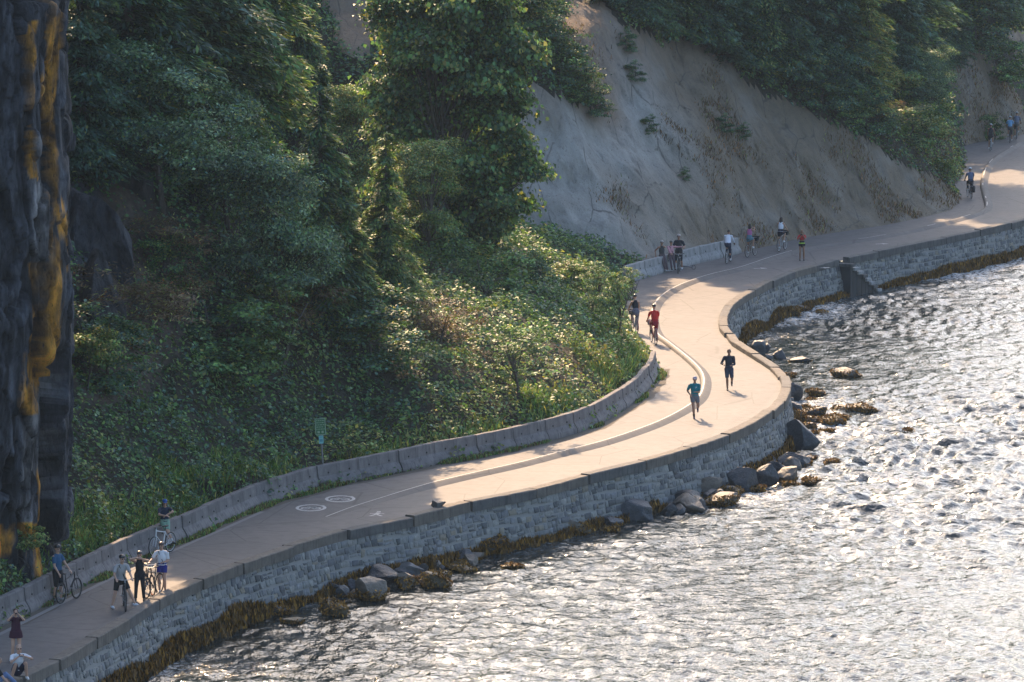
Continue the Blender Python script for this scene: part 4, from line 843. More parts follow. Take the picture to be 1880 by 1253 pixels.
# ================================================================ PEOPLE
def v3(*a): return np.array(a if len(a)==3 else a[0],float)
class Blob:
    def __init__(s): s.V=[];s.F=[];s.n=0
    def cone(s,p,q,a,b,k=12,sy=1.,caps=True,side=None):
        """tapered round-ended limb; sy flattens the section along the second axis"""
        p=v3(p);q=v3(q);t=q-p;L=np.linalg.norm(t);t=t/max(L,1e-6)
        u=np.cross(t,v3(0,1,0) if side is None else v3(side)); 
        if np.linalg.norm(u)<1e-3: u=np.cross(t,v3(1,0,0))
        u/=np.linalg.norm(u);w=np.cross(t,u); an=np.arange(k)*2*math.pi/k; rings=[]
        if caps:
            for e in (1.45,1.1,.6): rings.append((p-t*a*math.sin(e),a*math.cos(e)))
        else: rings.append((p-t*.001,a*.02))
        rings+=[(p,a),((p+q)/2,(a+b)/2),(q,b)]
        if caps:
            for e in (.6,1.1,1.45): rings.append((q+t*b*math.sin(e),b*math.cos(e)))
        else: rings.append((q+t*.001,b*.02))
        V=[]
        for c,r in rings: V.append(c+r*(np.cos(an)[:,None]*u+sy*np.sin(an)[:,None]*w))
        m=len(rings); V=np.vstack(V); Fc=[]
        for i in range(m-1):
            for j in range(k): j2=(j+1)%k; Fc.append((s.n+i*k+j,s.n+i*k+j2,s.n+(i+1)*k+j2,s.n+(i+1)*k+j))
        Fc.append(tuple(s.n+j for j in reversed(range(k)))); Fc.append(tuple(s.n+(m-1)*k+j for j in range(k)))
        s.V.append(V); s.F+=Fc; s.n+=len(V)
    def ell(s,c,r,M=None,k=14,m=9,zmin=-1.):
        V=[];c=v3(c)
        for i in range(m+1):
            ph=-math.pi/2+math.pi*i/m
            for j in range(k):
                th=2*math.pi*j/k; x=v3(math.cos(ph)*math.cos(th)*r[0]*1.0 if 0<i<m else 1e-3*math.cos(th),math.cos(ph)*math.sin(th)*r[1] if 0<i<m else 1e-3*math.sin(th),max(zmin,math.sin(ph))*r[2]); V.append(x)
        V=np.array(V); 
        if M is not None: V=V@np.array(M).T
        V=V+c; Fc=[]
        for i in range(m):
            for j in range(k): j2=(j+1)%k; Fc.append((s.n+i*k+j,s.n+i*k+j2,s.n+(i+1)*k+j2,s.n+(i+1)*k+j))
        Fc.append(tuple(s.n+j for j in reversed(range(k)))); Fc.append(tuple(s.n+m*k+j for j in range(k)))
        s.V.append(V); s.F+=Fc; s.n+=len(V)
    def mesh(s,name):
        me=bpy.data.meshes.new(name); me.from_pydata(np.vstack(s.V).tolist(),[],s.F); me.update(); return me
PENDING=[]
def fuse(name,blob,m,parent,voxel,smooth=True):
    """one continuous skin over all the limbs of a blob"""
    o=bpy.data.objects.new(name,blob.mesh(name)); COL.objects.link(o); md=o.modifiers.new('r','REMESH'); md.mode='VOXEL'; md.voxel_size=voxel; md.use_smooth_shade=True
    sm=o.modifiers.new('s','SMOOTH'); sm.factor=.5; sm.iterations=2
    PENDING.append((o,m)); o.parent=parent; return o
def flush():
    bpy.context.view_layer.update(); dg=bpy.context.evaluated_depsgraph_get(); new=[]
    for o,m in PENDING:
        me=bpy.data.meshes.new_from_object(o.evaluated_get(dg),depsgraph=dg); new.append(me)
    for (o,m),me in zip(PENDING,new):
        o.modifiers.clear(); old=o.data; o.data=me; me.name=o.name.split('.')[0]; me.materials.clear(); me.materials.append(m); me.polygons.foreach_set('use_smooth',[True]*len(me.polygons)); bpy.data.meshes.remove(old)
    PENDING.clear()
def ik(a,b,l1,l2,pole):
    a=v3(a);b=v3(b);d=b-a;L=np.linalg.norm(d); mx=(l1+l2)*.995
    if L>mx: b=a+d/L*mx; d=b-a; L=mx
    t=d/L; x=(l1*l1-l2*l2+L*L)/(2*L); y=math.sqrt(max(0,l1*l1-x*x)); p=v3(pole); p=p-t*(p@t); p/=max(1e-6,np.linalg.norm(p)); return a+t*x+p*y,b
SKIN={'light':(.50,.29,.20),'mid':(.36,.19,.12),'tan':(.27,.14,.085),'brown':(.14,.075,.05)}
def rotm(fwd,up=(0,0,1)):
    f=v3(fwd);f/=np.linalg.norm(f);r=np.cross(f,v3(up));r/=np.linalg.norm(r);u=np.cross(r,f);return np.stack([r,f,u],1)   # columns right, forward, up
def person(label,loc,a,h=1.72,hip=None,lean=0.,side=0.,HL=None,HR=None,FL=None,FR=None,kl=(0,1,0),kr=(0,1,0),el=(-.35,-.8,-.5),er=(.35,-.8,-.5),look=(0,1,-.1),
           sex='m',skin='light',top=(.5,.5,.5),sleeve=.5,cut=0.,bottom=(.03,.03,.03),leg=.45,shoe=(.7,.7,.7),sock=None,hair=(.03,.02,.015),hairlen=0,helmet=None,cap=None,dress=0,glasses=False,stout=1.,extra=None,group=None,logo=False,belt=None,phone=False,strap=False,toes=(0,1,0),toer=(0,1,0),z=0.,bag=None):
    k=h/1.75; root=empty('person',(loc[0],loc[1],z),-R(a)); tag(root,label,'person',group)
    hipz=.92*k if hip is None else hip[2]; H=v3(0,0,hipz) if hip is None else v3(hip)
    le,sd=R(lean),R(side); up=v3(math.sin(sd),math.sin(le)*math.cos(sd),math.cos(le)*math.cos(sd)); f=v3(0,math.cos(le),-math.sin(le)); rt=v3(1,0,0)-up*up[0]; rt/=np.linalg.norm(rt)
    chest=H+up*.30*k; nb=H+up*.50*k; sh=.185*k if sex=='m' else .160*k
    S_={-1:nb-rt*sh-up*.045*k,1:nb+rt*sh-up*.045*k}; hw=.09*k; HP={-1:H-v3(hw,0,0),1:H+v3(hw,0,0)}
    FL=v3(-.1,0,.08*k) if FL is None else v3(FL); FR=v3(.1,0,.08*k) if FR is None else v3(FR)
    HL=S_[-1]+v3(-.06,.08,-.52*k) if HL is None else v3(HL); HR=S_[1]+v3(.06,.08,-.52*k) if HR is None else v3(HR)
    kn={};an={};eb={};wr={}
    for s_,ft,po in ((-1,FL,kl),(1,FR,kr)): kn[s_],an[s_]=ik(HP[s_],ft,.43*k,.42*k,po)
    for s_,hd,po in ((-1,HL,el),(1,HR,er)): eb[s_],wr[s_]=ik(S_[s_],hd,.285*k,.255*k,po)
    lk=v3(look); RM=rotm(lk); hc=nb+up*.10*k+lk/np.linalg.norm(lk)*.025*k+v3(0,0,.085*k)
    skm=plain(SKIN[skin],.5,0,.06); b=Blob(); st=stout; wa=.125*k*st if sex=='m' else .112*k*st
    # torso, neck, head
    b.cone(H-up*.02,H+up*.12*k,.150*k*st**.5,wa*1.02,sy=.72); b.cone(H+up*.12*k,chest,wa,.150*k*(1 if sex=='m' else .9),sy=.70); b.cone(chest,nb-up*.07*k,.150*k*(1 if sex=='m' else .88),.125*k,sy=.62)
    b.cone(S_[-1]+rt*.03,S_[1]-rt*.03,.055*k,.055*k); b.cone(nb-up*.03,hc-v3(0,0,.05*k),.056*k,.050*k)
    b.ell(hc+RM@v3(0,0,.018)*k,(.074*k,.092*k,.098*k),RM); b.ell(hc+RM@v3(0,.030,-.058)*k,(.052*k,.058*k,.052*k),RM)
    b.cone(hc+RM@v3(0,.086,.01)*k,hc+RM@v3(0,.108,-.022)*k,.011*k,.016*k,k=8); b.cone(hc+RM@v3(-.03,.082,.028)*k,hc+RM@v3(.03,.082,.028)*k,.012*k,.012*k,k=8)
    for s_ in (-1,1): b.ell(hc+RM@v3(.076*s_,-.005,0)*k,(.012*k,.022*k,.030*k),RM)
    for s_ in (-1,1):
        b.cone(S_[s_],eb[s_],.050*k,.038*k); b.cone(eb[s_],wr[s_],.039*k,.026*k)
        # hand: palm, four fingers of different lengths, thumb from its side
        d=wr[s_]-eb[s_]; d/=np.linalg.norm(d); gr=extra.get('grip') if extra else None
        sdv=np.cross(d,v3(0,0,1)); 
        if np.linalg.norm(sdv)<.2: sdv=v3(0,1,0)
        sdv/=np.linalg.norm(sdv); nn=np.cross(sdv,d); nn*=-1 if nn[2]>0 else 1
        pc=wr[s_]+d*.045*k; b.cone(wr[s_],wr[s_]+d*.085*k,.030*k,.040*k,k=10,sy=.42,side=nn)
        cu=.55 if gr is None else 1.2
        for q,(o_,ln) in enumerate(((-.030,.062),(-.010,.074),(.010,.070),(.030,.054))):
            p0=wr[s_]+d*.082*k+sdv*o_*k; d1=d*math.cos(cu*.5)+nn*math.sin(cu*.5); p1=p0+d1*ln*.5*k; d2=d*math.cos(cu*1.2)+nn*math.sin(cu*1.2); b.cone(p0,p1,.0095,.009,k=7); b.cone(p1,p1+d2*ln*.5*k,.009,.0085,k=7)
        td=d*.7-sdv*s_*.7*1.0; tp=wr[s_]+d*.03*k-sdv*s_*.03*k; b.cone(tp,tp+td*.05*k,.012,.011,k=7); b.cone(tp+td*.05*k,tp+td*.05*k+(d*.8+nn*.5)*.03*k,.011,.010,k=7)
        # legs
        lw=1. if sex=='m' else .95
        b.cone(HP[s_],kn[s_],.088*k*lw*st**.3,.055*k*lw); b.cone(kn[s_],(kn[s_]*.62+an[s_]*.38)-v3(0,.012,0),.052*k,.056*k*lw); b.cone((kn[s_]*.62+an[s_]*.38)-v3(0,.012,0),an[s_],.056*k*lw,.034*k)
        td=v3(toes if s_<0 else toer); b.cone(an[s_]-td*.02*k-v3(0,0,.04*k),an[s_]+td*.13*k-v3(0,0,.055*k),.030*k,.026*k,k=8)
    fuse('body',b,skm,root,.0105)
    # shoes and socks
    for s_ in (-1,1):
        td=v3(toes if s_<0 else toer); td=td/np.linalg.norm(td); q=Blob(); q.cone(an[s_]-td*.045*k-v3(0,0,.038*k),an[s_]+td*.07*k-v3(0,0,.042*k),.046*k,.044*k,k=10); q.cone(an[s_]+td*.06*k-v3(0,0,.045*k),an[s_]+td*.16*k-v3(0,0,.052*k),.043*k,.030*k,k=10); fuse('shoe',q,plain(shoe,.6),root,.014)
        if sock is not None:
            q=Blob(); c=an[s_]+(kn[s_]-an[s_])*.28; q.cone(an[s_],c,.040*k,.047*k,caps=False); link('sock',q.mesh('sock'),plain(sock,.9),root,True)
    # top
    if top is not None:
        q=Blob(); g=.014*k; lo=H+up*(.02+cut)*k
        q.cone(lo,H+up*max(.14,cut+.04)*k,(.158*k*st**.5+g) if cut<.1 else wa+g,wa+g*1.3,sy=.76,caps=False); q.cone(H+up*max(.12,cut+.03)*k,chest,wa+g*1.2,.150*k*(1 if sex=='m' else .92)+g,sy=.76); q.cone(chest,nb-up*.08*k,.150*k*(1 if sex=='m' else .92)+g,.125*k+g*.8,sy=.68)
        if sleeve>0: q.cone(S_[-1]+rt*.03,S_[1]-rt*.03,.064*k,.064*k)
        else:
            for s_ in (-1,1): q.cone(nb+rt*s_*.09*k-up*.01,nb+rt*s_*.10*k-up*.12*k,.035*k,.05*k)
        for s_ in (-1,1):
            if sleeve>0:
                e=S_[s_]+(eb[s_]-S_[s_])*min(1,sleeve*1.6 if sleeve<.62 else 1); q.cone(S_[s_],e,.063*k,.060*k if sleeve<.9 else .050*k,caps=sleeve>=.9)
                if sleeve>=.9: q.cone(eb[s_],wr[s_]-(wr[s_]-eb[s_])*.05,.050*k,.036*k)
        if dress: q.cone(H+up*.06*k,H-v3(0,0,dress*k),.165*k*st**.5+g,.215*k*st**.5,sy=.78,caps=False)
        tm=plain(top,.85); t_=fuse('dress' if dress else 'top',q,tm,root,.014)
        if logo:
            fr=chest+up*.06*k+f*.118*k-rt*.045*k; bm=bmesh.new(); 
            for (a0,b0,w0,h0) in ((-.03,.0,.02,.05),(0,-.01,.03,.022),(.0,.03,.035,.014)):
                bm.faces.new([bm.verts.new(fr+rt*(a0+p_*w0)+up*(b0+q_*h0)) for p_,q_ in ((0,0),(1,0),(1,1),(0,1))])
            link('emblem',bm_mesh('emblem',bm),plain((.7,.75,.75),.6),t_)
    # bottom
    if bottom is not None and not dress:
        q=Blob(); g=.012*k; q.cone(H-up*.03,H+up*.07*k,.158*k*st**.5+g,.150*k*st**.5+g,sy=.76)
        for s_ in (-1,1):
            f1=min(1,leg*2); e=HP[s_]+(kn[s_]-HP[s_])*f1; q.cone(HP[s_],e,.098*k*st**.3+g*.5,(.098*(1-f1)+.074*f1)*k if leg<.75 else .066*k,caps=leg>=.5)
            if leg>.5: e2=kn[s_]+(an[s_]-kn[s_])*min(1,(leg-.5)*2); q.cone(kn[s_],e2,.066*k,.055*k,caps=False)
        fuse('trousers' if leg>.6 else 'shorts',q,plain(bottom,.85),root,.013)
    if belt is not None:
        q=Blob(); q.cone(H+up*.03*k,H+up*.085*k,.172*k,.168*k,sy=.78,caps=False); link('waistband',q.mesh('waistband'),plain(belt,.6),root,True)
    # hair, headgear, face
    hm=plain(hair,.6); q=Blob(); q.ell(hc+RM@v3(0,-.014,.034)*k,(.083*k,.094*k,.090*k),RM,zmin=-.25)
    if hairlen:
        q.cone(hc+RM@v3(0,-.07,.02)*k,hc+RM@v3(0,-.085,-.02)*k-v3(0,0,hairlen),.062*k,.045*k,sy=.6)
        for s_ in (-1,1): q.cone(hc+RM@v3(.065*s_,-.03,0)*k,hc+RM@v3(.072*s_,-.05,0)*k-v3(0,0,hairlen*.75),.028*k,.024*k)
    if hair!=(0,): fuse('hair',q,hm,root,.011)
    if helmet is not None:
        q=Blob(); q.ell(hc+RM@v3(0,-.012,.058)*k,(.100*k,.125*k,.085*k),RM,zmin=-.12)
        hl=link('helmet',q.mesh('helmet'),plain(helmet,.3),root,True)
        q=Blob()
        for s_ in (-.05,0,.05): q.cone(hc+RM@v3(s_,.085,.105)*k,hc+RM@v3(s_*1.1,-.09,.115)*k,.009*k,.009*k,k=6)
        link('vents',q.mesh('vents'),plain((.25,.25,.26),.5),hl)
    if cap is not None:
        q=Blob(); q.ell(hc+RM@v3(0,-.008,.055)*k,(.092*k,.102*k,.070*k),RM,zmin=-.1); cp=link('cap',q.mesh('cap'),plain(cap,.8),root,True)
        q=Blob(); q.ell(hc+RM@v3(0,.125,.045)*k,(.065*k,.060*k,.009*k),RM); link('visor',q.mesh('visor'),plain(cap,.8),cp,True)
    if glasses:
        q=Blob(); 
        for s_ in (-1,1): q.ell(hc+RM@v3(.032*s_,.090,.012)*k,(.026*k,.012*k,.019*k),RM); 
        q.cone(hc+RM@v3(-.07,.05,.014)*k,hc+RM@v3(.07,.05,.014)*k,.006*k,.006*k,k=6); link('sunglasses',q.mesh('sunglasses'),plain((.012,.012,.014),.25),root,True)
    else:
        for s_ in (-1,1): q=Blob(); q.ell(hc+RM@v3(.030*s_,.086,.010)*k,(.011*k,.008*k,.008*k),RM,k=8,m=6); link('eye',q.mesh('eye'),plain((.03,.022,.02),.3),root,True)
    q=Blob(); q.ell(hc+RM@v3(0,.086,-.056)*k,(.022*k,.008*k,.006*k),RM,k=8,m=6); link('mouth',q.mesh('mouth'),plain((.22,.07,.06),.5),root,True)
    if strap:
        q=Blob(); q.cone(nb+rt*.10*k+f*.06,H-rt*.10*k+up*.08*k+f*.13*k,.014,.014,k=6); link('strap',q.mesh('strap'),plain((.02,.02,.02),.8),root)
    if phone:
        c=(wr[-1]+wr[1])/2+ (0 if phone==1 else 1)*v3(0,0,.0) +lk/np.linalg.norm(lk)*.05+v3(0,0,.08*k); bm=bmesh.new(); bmesh.ops.create_cube(bm,size=1); bmesh.ops.scale(bm,verts=bm.verts,vec=(.15,.010,.075)); bmesh.ops.bevel(bm,geom=bm.edges[:],offset=.003,segments=1,affect='EDGES')
        c2=(wr[-1]+wr[1])/2+(wr[1]+wr[-1]-eb[1]-eb[-1])/2*.28
        M4=Matrix.Translation(Vector(root.location))@Matrix.Rotation(-R(a),4,'Z')@Matrix.Translation(Vector(c2))
        o=link('phone',bm_mesh('phone',bm),plain((.03,.03,.035),.25)); o.matrix_world=M4; tag(o,'phone held up by the '+phone,'phone')
    root['joints']=0; del root['joints']
    return dict(root=root,H=H,wr=wr,k=k)
# ================================================================ BICYCLES
M_TYRE=plain((.018,.018,.018),.8); M_STEEL=plain((.42,.43,.45),.35,.9); M_BLK=plain((.025,.025,.027),.5)
def tubemesh(name,segs,k=8):
    V,Fc=tubes(segs,k); return np_mesh(name,V,Fc)
def ringmesh(name,R0,r0,n=36,k=8,sx=1.):
    a=np.arange(n)*2*math.pi/n; b=np.arange(k)*2*math.pi/k; A,B_=np.meshgrid(a,b,indexing='ij'); V=np.stack([np.sin(B_)*r0*sx,np.cos(A)*(R0+np.cos(B_)*r0),np.sin(A)*(R0+np.cos(B_)*r0)],-1).reshape(-1,3)
    i=np.arange(n)[:,None]; j=np.arange(k)[None]; f=np.stack([(i*k+j),(i*k+(j+1)%k),(((i+1)%n)*k+(j+1)%k),(((i+1)%n)*k+j)],-1).reshape(-1,4); return np_mesh(name,V,f)
TY=ringmesh('tyre',.325,.020); RI=ringmesh('rim',.298,.012)
for m_ in (TY,RI): m_.polygons.foreach_set('use_smooth',[True]*len(m_.polygons))
def spokes():
    sg=[((-.03,0,0),(.03,0,0),.02,.02)]
    for i in range(16):
        a=i*2*math.pi/16; sg.append(((.02*(-1)**i,0,0),(0,.298*math.cos(a),.298*math.sin(a)),.0016,.0016))
    return tubemesh('spokes',sg,4)
SP=spokes(); SP.materials.append(M_STEEL); TY.materials.append(M_TYRE)
RIMS={}
def bicycle(label,loc,a,col=(.03,.03,.03),basket=None,pannier=False,rack=False,rim=(.4,.4,.42),step=False,guard=False,bag=None,z=0.,tilt=0.,swap=False):
    root=empty('bicycle',(loc[0],loc[1],z),-R(a)); root.rotation_euler=(0,R(tilt),-R(a)); tag(root,label,'bicycle','bicycles on the path')
    cm=plain(col,.35); T=[]; bb=v3(0,-.06,.28); sd=v3(0,-.20,.78); hd=v3(0,.36,.86); hd2=v3(0,.40,.70); ra=v3(0,-.52,.34)
    T+=[(bb,sd,.017,.016),(bb,hd2,.020,.020),(hd+v3(0,.01,.05),hd2-v3(0,-.01,.05),.022,.022)]
    T+=[(sd*.35+bb*.65,hd2+v3(0,-.01,.06),.018,.018)] if step else [(sd-v3(0,-.01,.04),hd,.017,.017)]
    for s_ in (-1,1): T+=[(bb+v3(.02*s_,0,0),ra+v3(.055*s_,0,0),.010,.009),(sd+v3(.012*s_,0,-.04),ra+v3(.055*s_,0,0),.008,.008)]
    link('frame',tubemesh('frame',T),cm,root,True)
    fk=[(v3(0,.405,.68),v3(0,.42,.66),.02,.02)]
    for s_ in (-1,1): fk+=[(v3(.045*s_,.415,.67),v3(.05*s_,.52,.34),.012,.009),(v3(0,.41,.68),v3(.045*s_,.415,.67),.012,.012)]
    link('fork',tubemesh('fork',fk),cm,root)
    for y in (-.52,.52):
        if rim not in RIMS:
            r_=RI.copy(); r_.materials.clear(); r_.materials.append(plain(rim,.4,.3)); RIMS[rim]=r_
        w=empty('wheel',(0,y,.345)); w.parent=root; w.rotation_euler=(random.uniform(0,1),0,0)
        for nm,me in (('tyre',TY),('rim',RIMS[rim]),('spokes',SP)): link(nm,me,None,w)
    hb=[(v3(0,.37,.86),v3(0,.34,.99),.013,.013),(v3(-.29,.27,1.03),v3(-.12,.36,1.0),.011,.011),(v3(.29,.27,1.03),v3(.12,.36,1.0),.011,.011),(v3(-.12,.36,1.0),v3(.12,.36,1.0),.012,.012)]
    h_=link('handlebar',tubemesh('handlebar',hb),M_STEEL,root); 
    for s_ in (-1,1): link('grip',tubemesh('grip',[(v3(.29*s_,.27,1.03),v3(.20*s_,.32,1.015),.017,.017)]),M_BLK,h_)
    q=Blob(); q.ell((0,-.27,.945),(.075,.12,.028)); q.cone((0,-.20,.945),(0,-.08,.94),.035,.018,sy=.6); q.cone(sd,(0,-.235,.93),.013,.013,k=8); link('saddle',q.mesh('saddle'),M_BLK,root,True)
    ck=[(bb+v3(.05,0,0),bb+v3(.06,.02,.165),.010,.009),(bb+v3(-.05,0,0),bb+v3(-.06,-.02,-.165),.010,.009),(bb+v3(.055,.02,.165),bb+v3(.15,.02,.165),.014,.014),(bb+v3(-.055,-.02,-.165),bb+v3(-.15,-.02,-.165),.014,.014),(bb+v3(.048,0,0),bb+v3(.056,0,0),.09,.09),(bb+v3(-.05,0,0),bb+v3(.05,0,0),.02,.02)]
    link('crankset',tubemesh('crankset',ck,12),M_STEEL,root)
    if basket:
        bm=bmesh.new(); W_,D_,H_=.36,.28,.24
        lo=[(-W_*.38,-D_*.38),(W_*.38,-D_*.38),(W_*.38,D_*.38),(-W_*.38,D_*.38)]; hi=[(-W_*.5,-D_*.5),(W_*.5,-D_*.5),(W_*.5,D_*.5),(-W_*.5,D_*.5)]; V=[]
        for L_,z_ in ((lo,.80),(hi,.80+H_)): V.append([bm.verts.new((x_,.56+y_,z_)) for x_,y_ in L_])
        V2=[[bm.verts.new((v.co.x*.93,.56+(v.co.y-.56)*.93,v.co.z+(.01 if q_==0 else 0))) for v in r_] for q_,r_ in enumerate(V)]
        for j in range(4):
            j2=(j+1)%4; bm.faces.new((V[0][j],V[0][j2],V[1][j2],V[1][j])); bm.faces.new((V2[0][j2],V2[0][j],V2[1][j],V2[1][j2])); bm.faces.new((V[1][j],V[1][j2],V2[1][j2],V2[1][j]))
        bm.faces.new(V[0][::-1]); bm.faces.new(V2[0]); link('basket',bm_mesh('basket',bm),plain(basket,.8),root)
    if rack or pannier or bag: link('rear_rack',tubemesh('rear_rack',[(v3(.06*s_,-.70,.74),v3(.05*s_,-.25,.76),.007,.007) for s_ in (-1,1)]+[(v3(.06*s_,-.60,.74),v3(.06*s_,-.53,.36),.006,.006) for s_ in (-1,1)]+[(v3(-.06,-.69,.74),v3(.06,-.69,.74),.007,.007),(v3(-.06,-.45,.75),v3(.06,-.45,.75),.007,.007)],6),M_STEEL,root)
    if pannier:
        q=Blob(); q.cone((.14,-.60,.68),(.14,-.60,.46),.10,.10,sy=.9,side=(1,0,0)); q.cone((.14,-.48,.68),(.14,-.48,.46),.10,.10,sy=.9,side=(1,0,0)); link('pannier',q.mesh('pannier'),plain((.02,.02,.024),.8),root,True)
    if guard:
        for y in (-.52,.52):
            sg=[]
            for i in range(10):
                a0,a1=[R(t_) for t_ in ((100 if y<0 else 40)+(-60 if y<0 else 0)+i*10,(100 if y<0 else 40)+(-60 if y<0 else 0)+(i+1)*10)]; sg.append((v3(0,y+math.cos(a0+ (R(60) if y<0 else 0))*.365,.34+math.sin(a0+(R(60) if y<0 else 0))*.365),v3(0,y+math.cos(a1+(R(60) if y<0 else 0))*.365,.34+math.sin(a1+(R(60) if y<0 else 0))*.365),.026,.026))
            link('mudguard',tubemesh('mudguard',sg,6),plain(guard,.4),root)
    return root
def at(px,py,z=0.): return U(px,py,z)
def off(loc,a,x,y):
    c,s=math.cos(R(a)),math.sin(R(a)); return (loc[0]+x*c+y*s,loc[1]-x*s+y*c)
SAD=.97
def rider(label,blabel,px,py,a,dirn=None,h=1.72,lean=18,bike={},handsup=False,**kw):
    """px,py: where the rear wheel touches the ground"""
    w=at(px,py,.0); L=off(w,a,0,.52); bicycle(blabel,L,a,**bike)
    k=h/1.75; hip=(0,-.25,SAD+.06)
    H=dict(HL=(-.25,.25,1.06),HR=(.25,.25,1.06)) if not handsup else dict(HL=(-.05,.22,1.50),HR=(.08,.22,1.50))
    sw=kw.pop('pedal',1); lo,hi=(-.08-.02,.28-.165+.10),(-.04,.28+.165+.10)
    fl,fr=((-.12,lo[0],lo[1]),(.12,hi[0],hi[1])) if sw>0 else ((-.12,hi[0],hi[1]),(.12,lo[0],lo[1]))
    return person(label,L,a,h=h,hip=hip,lean=lean,FL=fl,FR=fr,el=(-.4,-.1,-1),er=(.4,-.1,-1),**H,**kw)
# ---- the nine people and four bicycles at the near end
P_=at(112,1106); 
b1=off(at(112,1109),24,0,.52); bicycle('black road bicycle held upright by the man in the blue shirt',b1,24,col=(.02,.02,.022),rim=(.05,.05,.05))
person('man in dark helmet, blue polo shirt and black trousers beside his bicycle',at(106,1103),120,h=1.86,sleeve=.45,top=(.022,.085,.17),bottom=(.012,.012,.014),leg=.55,helmet=(.02,.02,.02),glasses=True,shoe=(.35,.35,.35),HL=(-.14,.42,.98),HR=(.24,.22,.95),FL=(-.12,.05,.08),FR=(.12,-.05,.08),look=(.5,1,-.1),stout=1.15,group='people at the near end of the path')
b2=off(at(230,1122),175,0,0); bicycle('dark bicycle straddled by the man in the grey tee shirt',off(b2,172,0,-.35),172,col=(.03,.03,.035),rim=(.10,.10,.10),rack=True)
person('man in black helmet, grey tee shirt and black shorts straddling a bicycle',off(b2,160,0,-.55),158,h=1.80,top=(.36,.34,.33),bottom=(.012,.012,.012),leg=.42,helmet=(.02,.02,.02),glasses=True,shoe=(.75,.75,.78),lean=16,HL=(-.22,.52,1.05),HR=(.30,.50,1.05),FL=(-.40,.28,.16),FR=(.27,-.03,.09),look=(-.2,1,-.1),strap=True,stout=1.1,toes=(-.5,.8,0),group='people at the near end of the path')
bicycle('bicycle with orange wheels behind the woman in black',off(at(272,1090),150,0,0),160,col=(.08,.03,.02),rim=(.55,.14,.05))
person('woman in helmet and black sleeveless outfit holding both hands up to her face',at(257,1104),180,h=1.66,sex='f',top=(.012,.012,.016),sleeve=0,bottom=(.012,.012,.016),leg=.98,helmet=(.03,.03,.035),skin='light',HL=(-.06,.20,1.42),HR=(.05,.17,1.45),el=(-1,.1,-.25),er=(1,.1,-.25),FL=(-.13,0,.08),FR=(.14,.03,.08),shoe=(.03,.03,.03),glasses=True,look=(.05,1,-.05),group='people at the near end of the path')
b4=at(281,1095); bicycle('black bicycle held by the person in white tee shirt and blue shorts',b4,200,col=(.02,.02,.02),rim=(.06,.06,.06))
person('person in helmet, white tee shirt and bright blue shorts holding a bicycle',at(298,1088),192,h=1.70,top=(.72,.72,.74),bottom=(.02,.03,.22),leg=.28,helmet=(.05,.03,.03),glasses=True,skin='light',HL=(-.12,.24,1.05),HR=(.34,.30,1.04),lean=4,FL=(-.10,0,.08),FR=(.08,.04,.08),look=(0,1,-.05),strap=True,group='people at the near end of the path')
x,y,_=at(297,1008); bicycle('white road bicycle propped in front of the person seated on the barrier',at(298,1018),208,col=(.75,.76,.78),rim=(.55,.56,.58))
person('person in blue cap, navy tee shirt and pale green shorts sitting on the barrier',at(306,1010),165,h=1.74,hip=(0,-.33,.93),sex='m',top=(.018,.03,.06),bottom=(.22,.36,.27),leg=.42,cap=(.02,.09,.30),hair=(.07,.04,.025),hairlen=.16,skin='light',HL=(-.0,.06,1.22),HR=(.04,.10,1.20),el=(-1,.3,.25),er=(1,.1,-.4),FL=(-.02,.30,.12),FR=(-.26,.33,.12),shoe=(.02,.02,.02),sock=(.6,.6,.6),glasses=True,lean=6,look=(.1,1,-.15),toes=(-.7,.6,0),toer=(-.5,.8,0),group='people at the near end of the path')
person('woman in a dark burgundy tunic standing with a phone raised to her face',at(30,1213),172,h=1.62,sex='f',top=(.045,.008,.022),sleeve=.45,dress=.16,bottom=(.30,.26,.22),leg=.9,hair=(.06,.03,.02),skin='light',HL=(-.08,.26,1.46),HR=(.08,.26,1.46),el=(-.7,.1,-.7),er=(.7,.1,-.7),stout=1.25,FL=(-.12,0,.08),FR=(.12,0,.08),shoe=(.1,.1,.1),phone='woman in the burgundy tunic',group='people at the near end of the path')
person('bald man in white tee shirt and navy shorts crouching on the seawall coping',at(34,1246,.2),160,h=1.76,z=.2,hip=(0,-.10,.24),lean=14,top=(.72,.72,.74),bottom=(.018,.022,.05),leg=.46,hair=(.40,.25,.18),skin='light',HL=(-.12,.26,.70),HR=(.06,.26,.70),el=(-1,.2,-.4),er=(1,.1,-.7),FL=(-.22,.16,.08),FR=(.24,.14,.08),kl=(-.3,1,.25),kr=(.3,1,.25),glasses=True,phone='crouching man in the white tee shirt',group='people at the near end of the path')
person('person in black tee shirt sitting at the very edge of the picture, seen from behind',at(-4,1262,.2),75,h=1.74,z=.2,hip=(0,-.1,.12),lean=10,top=(.012,.012,.014),bottom=(.12,.18,.32),leg=.95,hair=(.13,.10,.08),skin='light',HL=(-.25,.35,.1),HR=(.42,.30,.12),FL=(-.1,.55,.08),FR=(.12,.55,.08),kl=(0,.3,1),kr=(0,.3,1),group='people at the near end of the path')
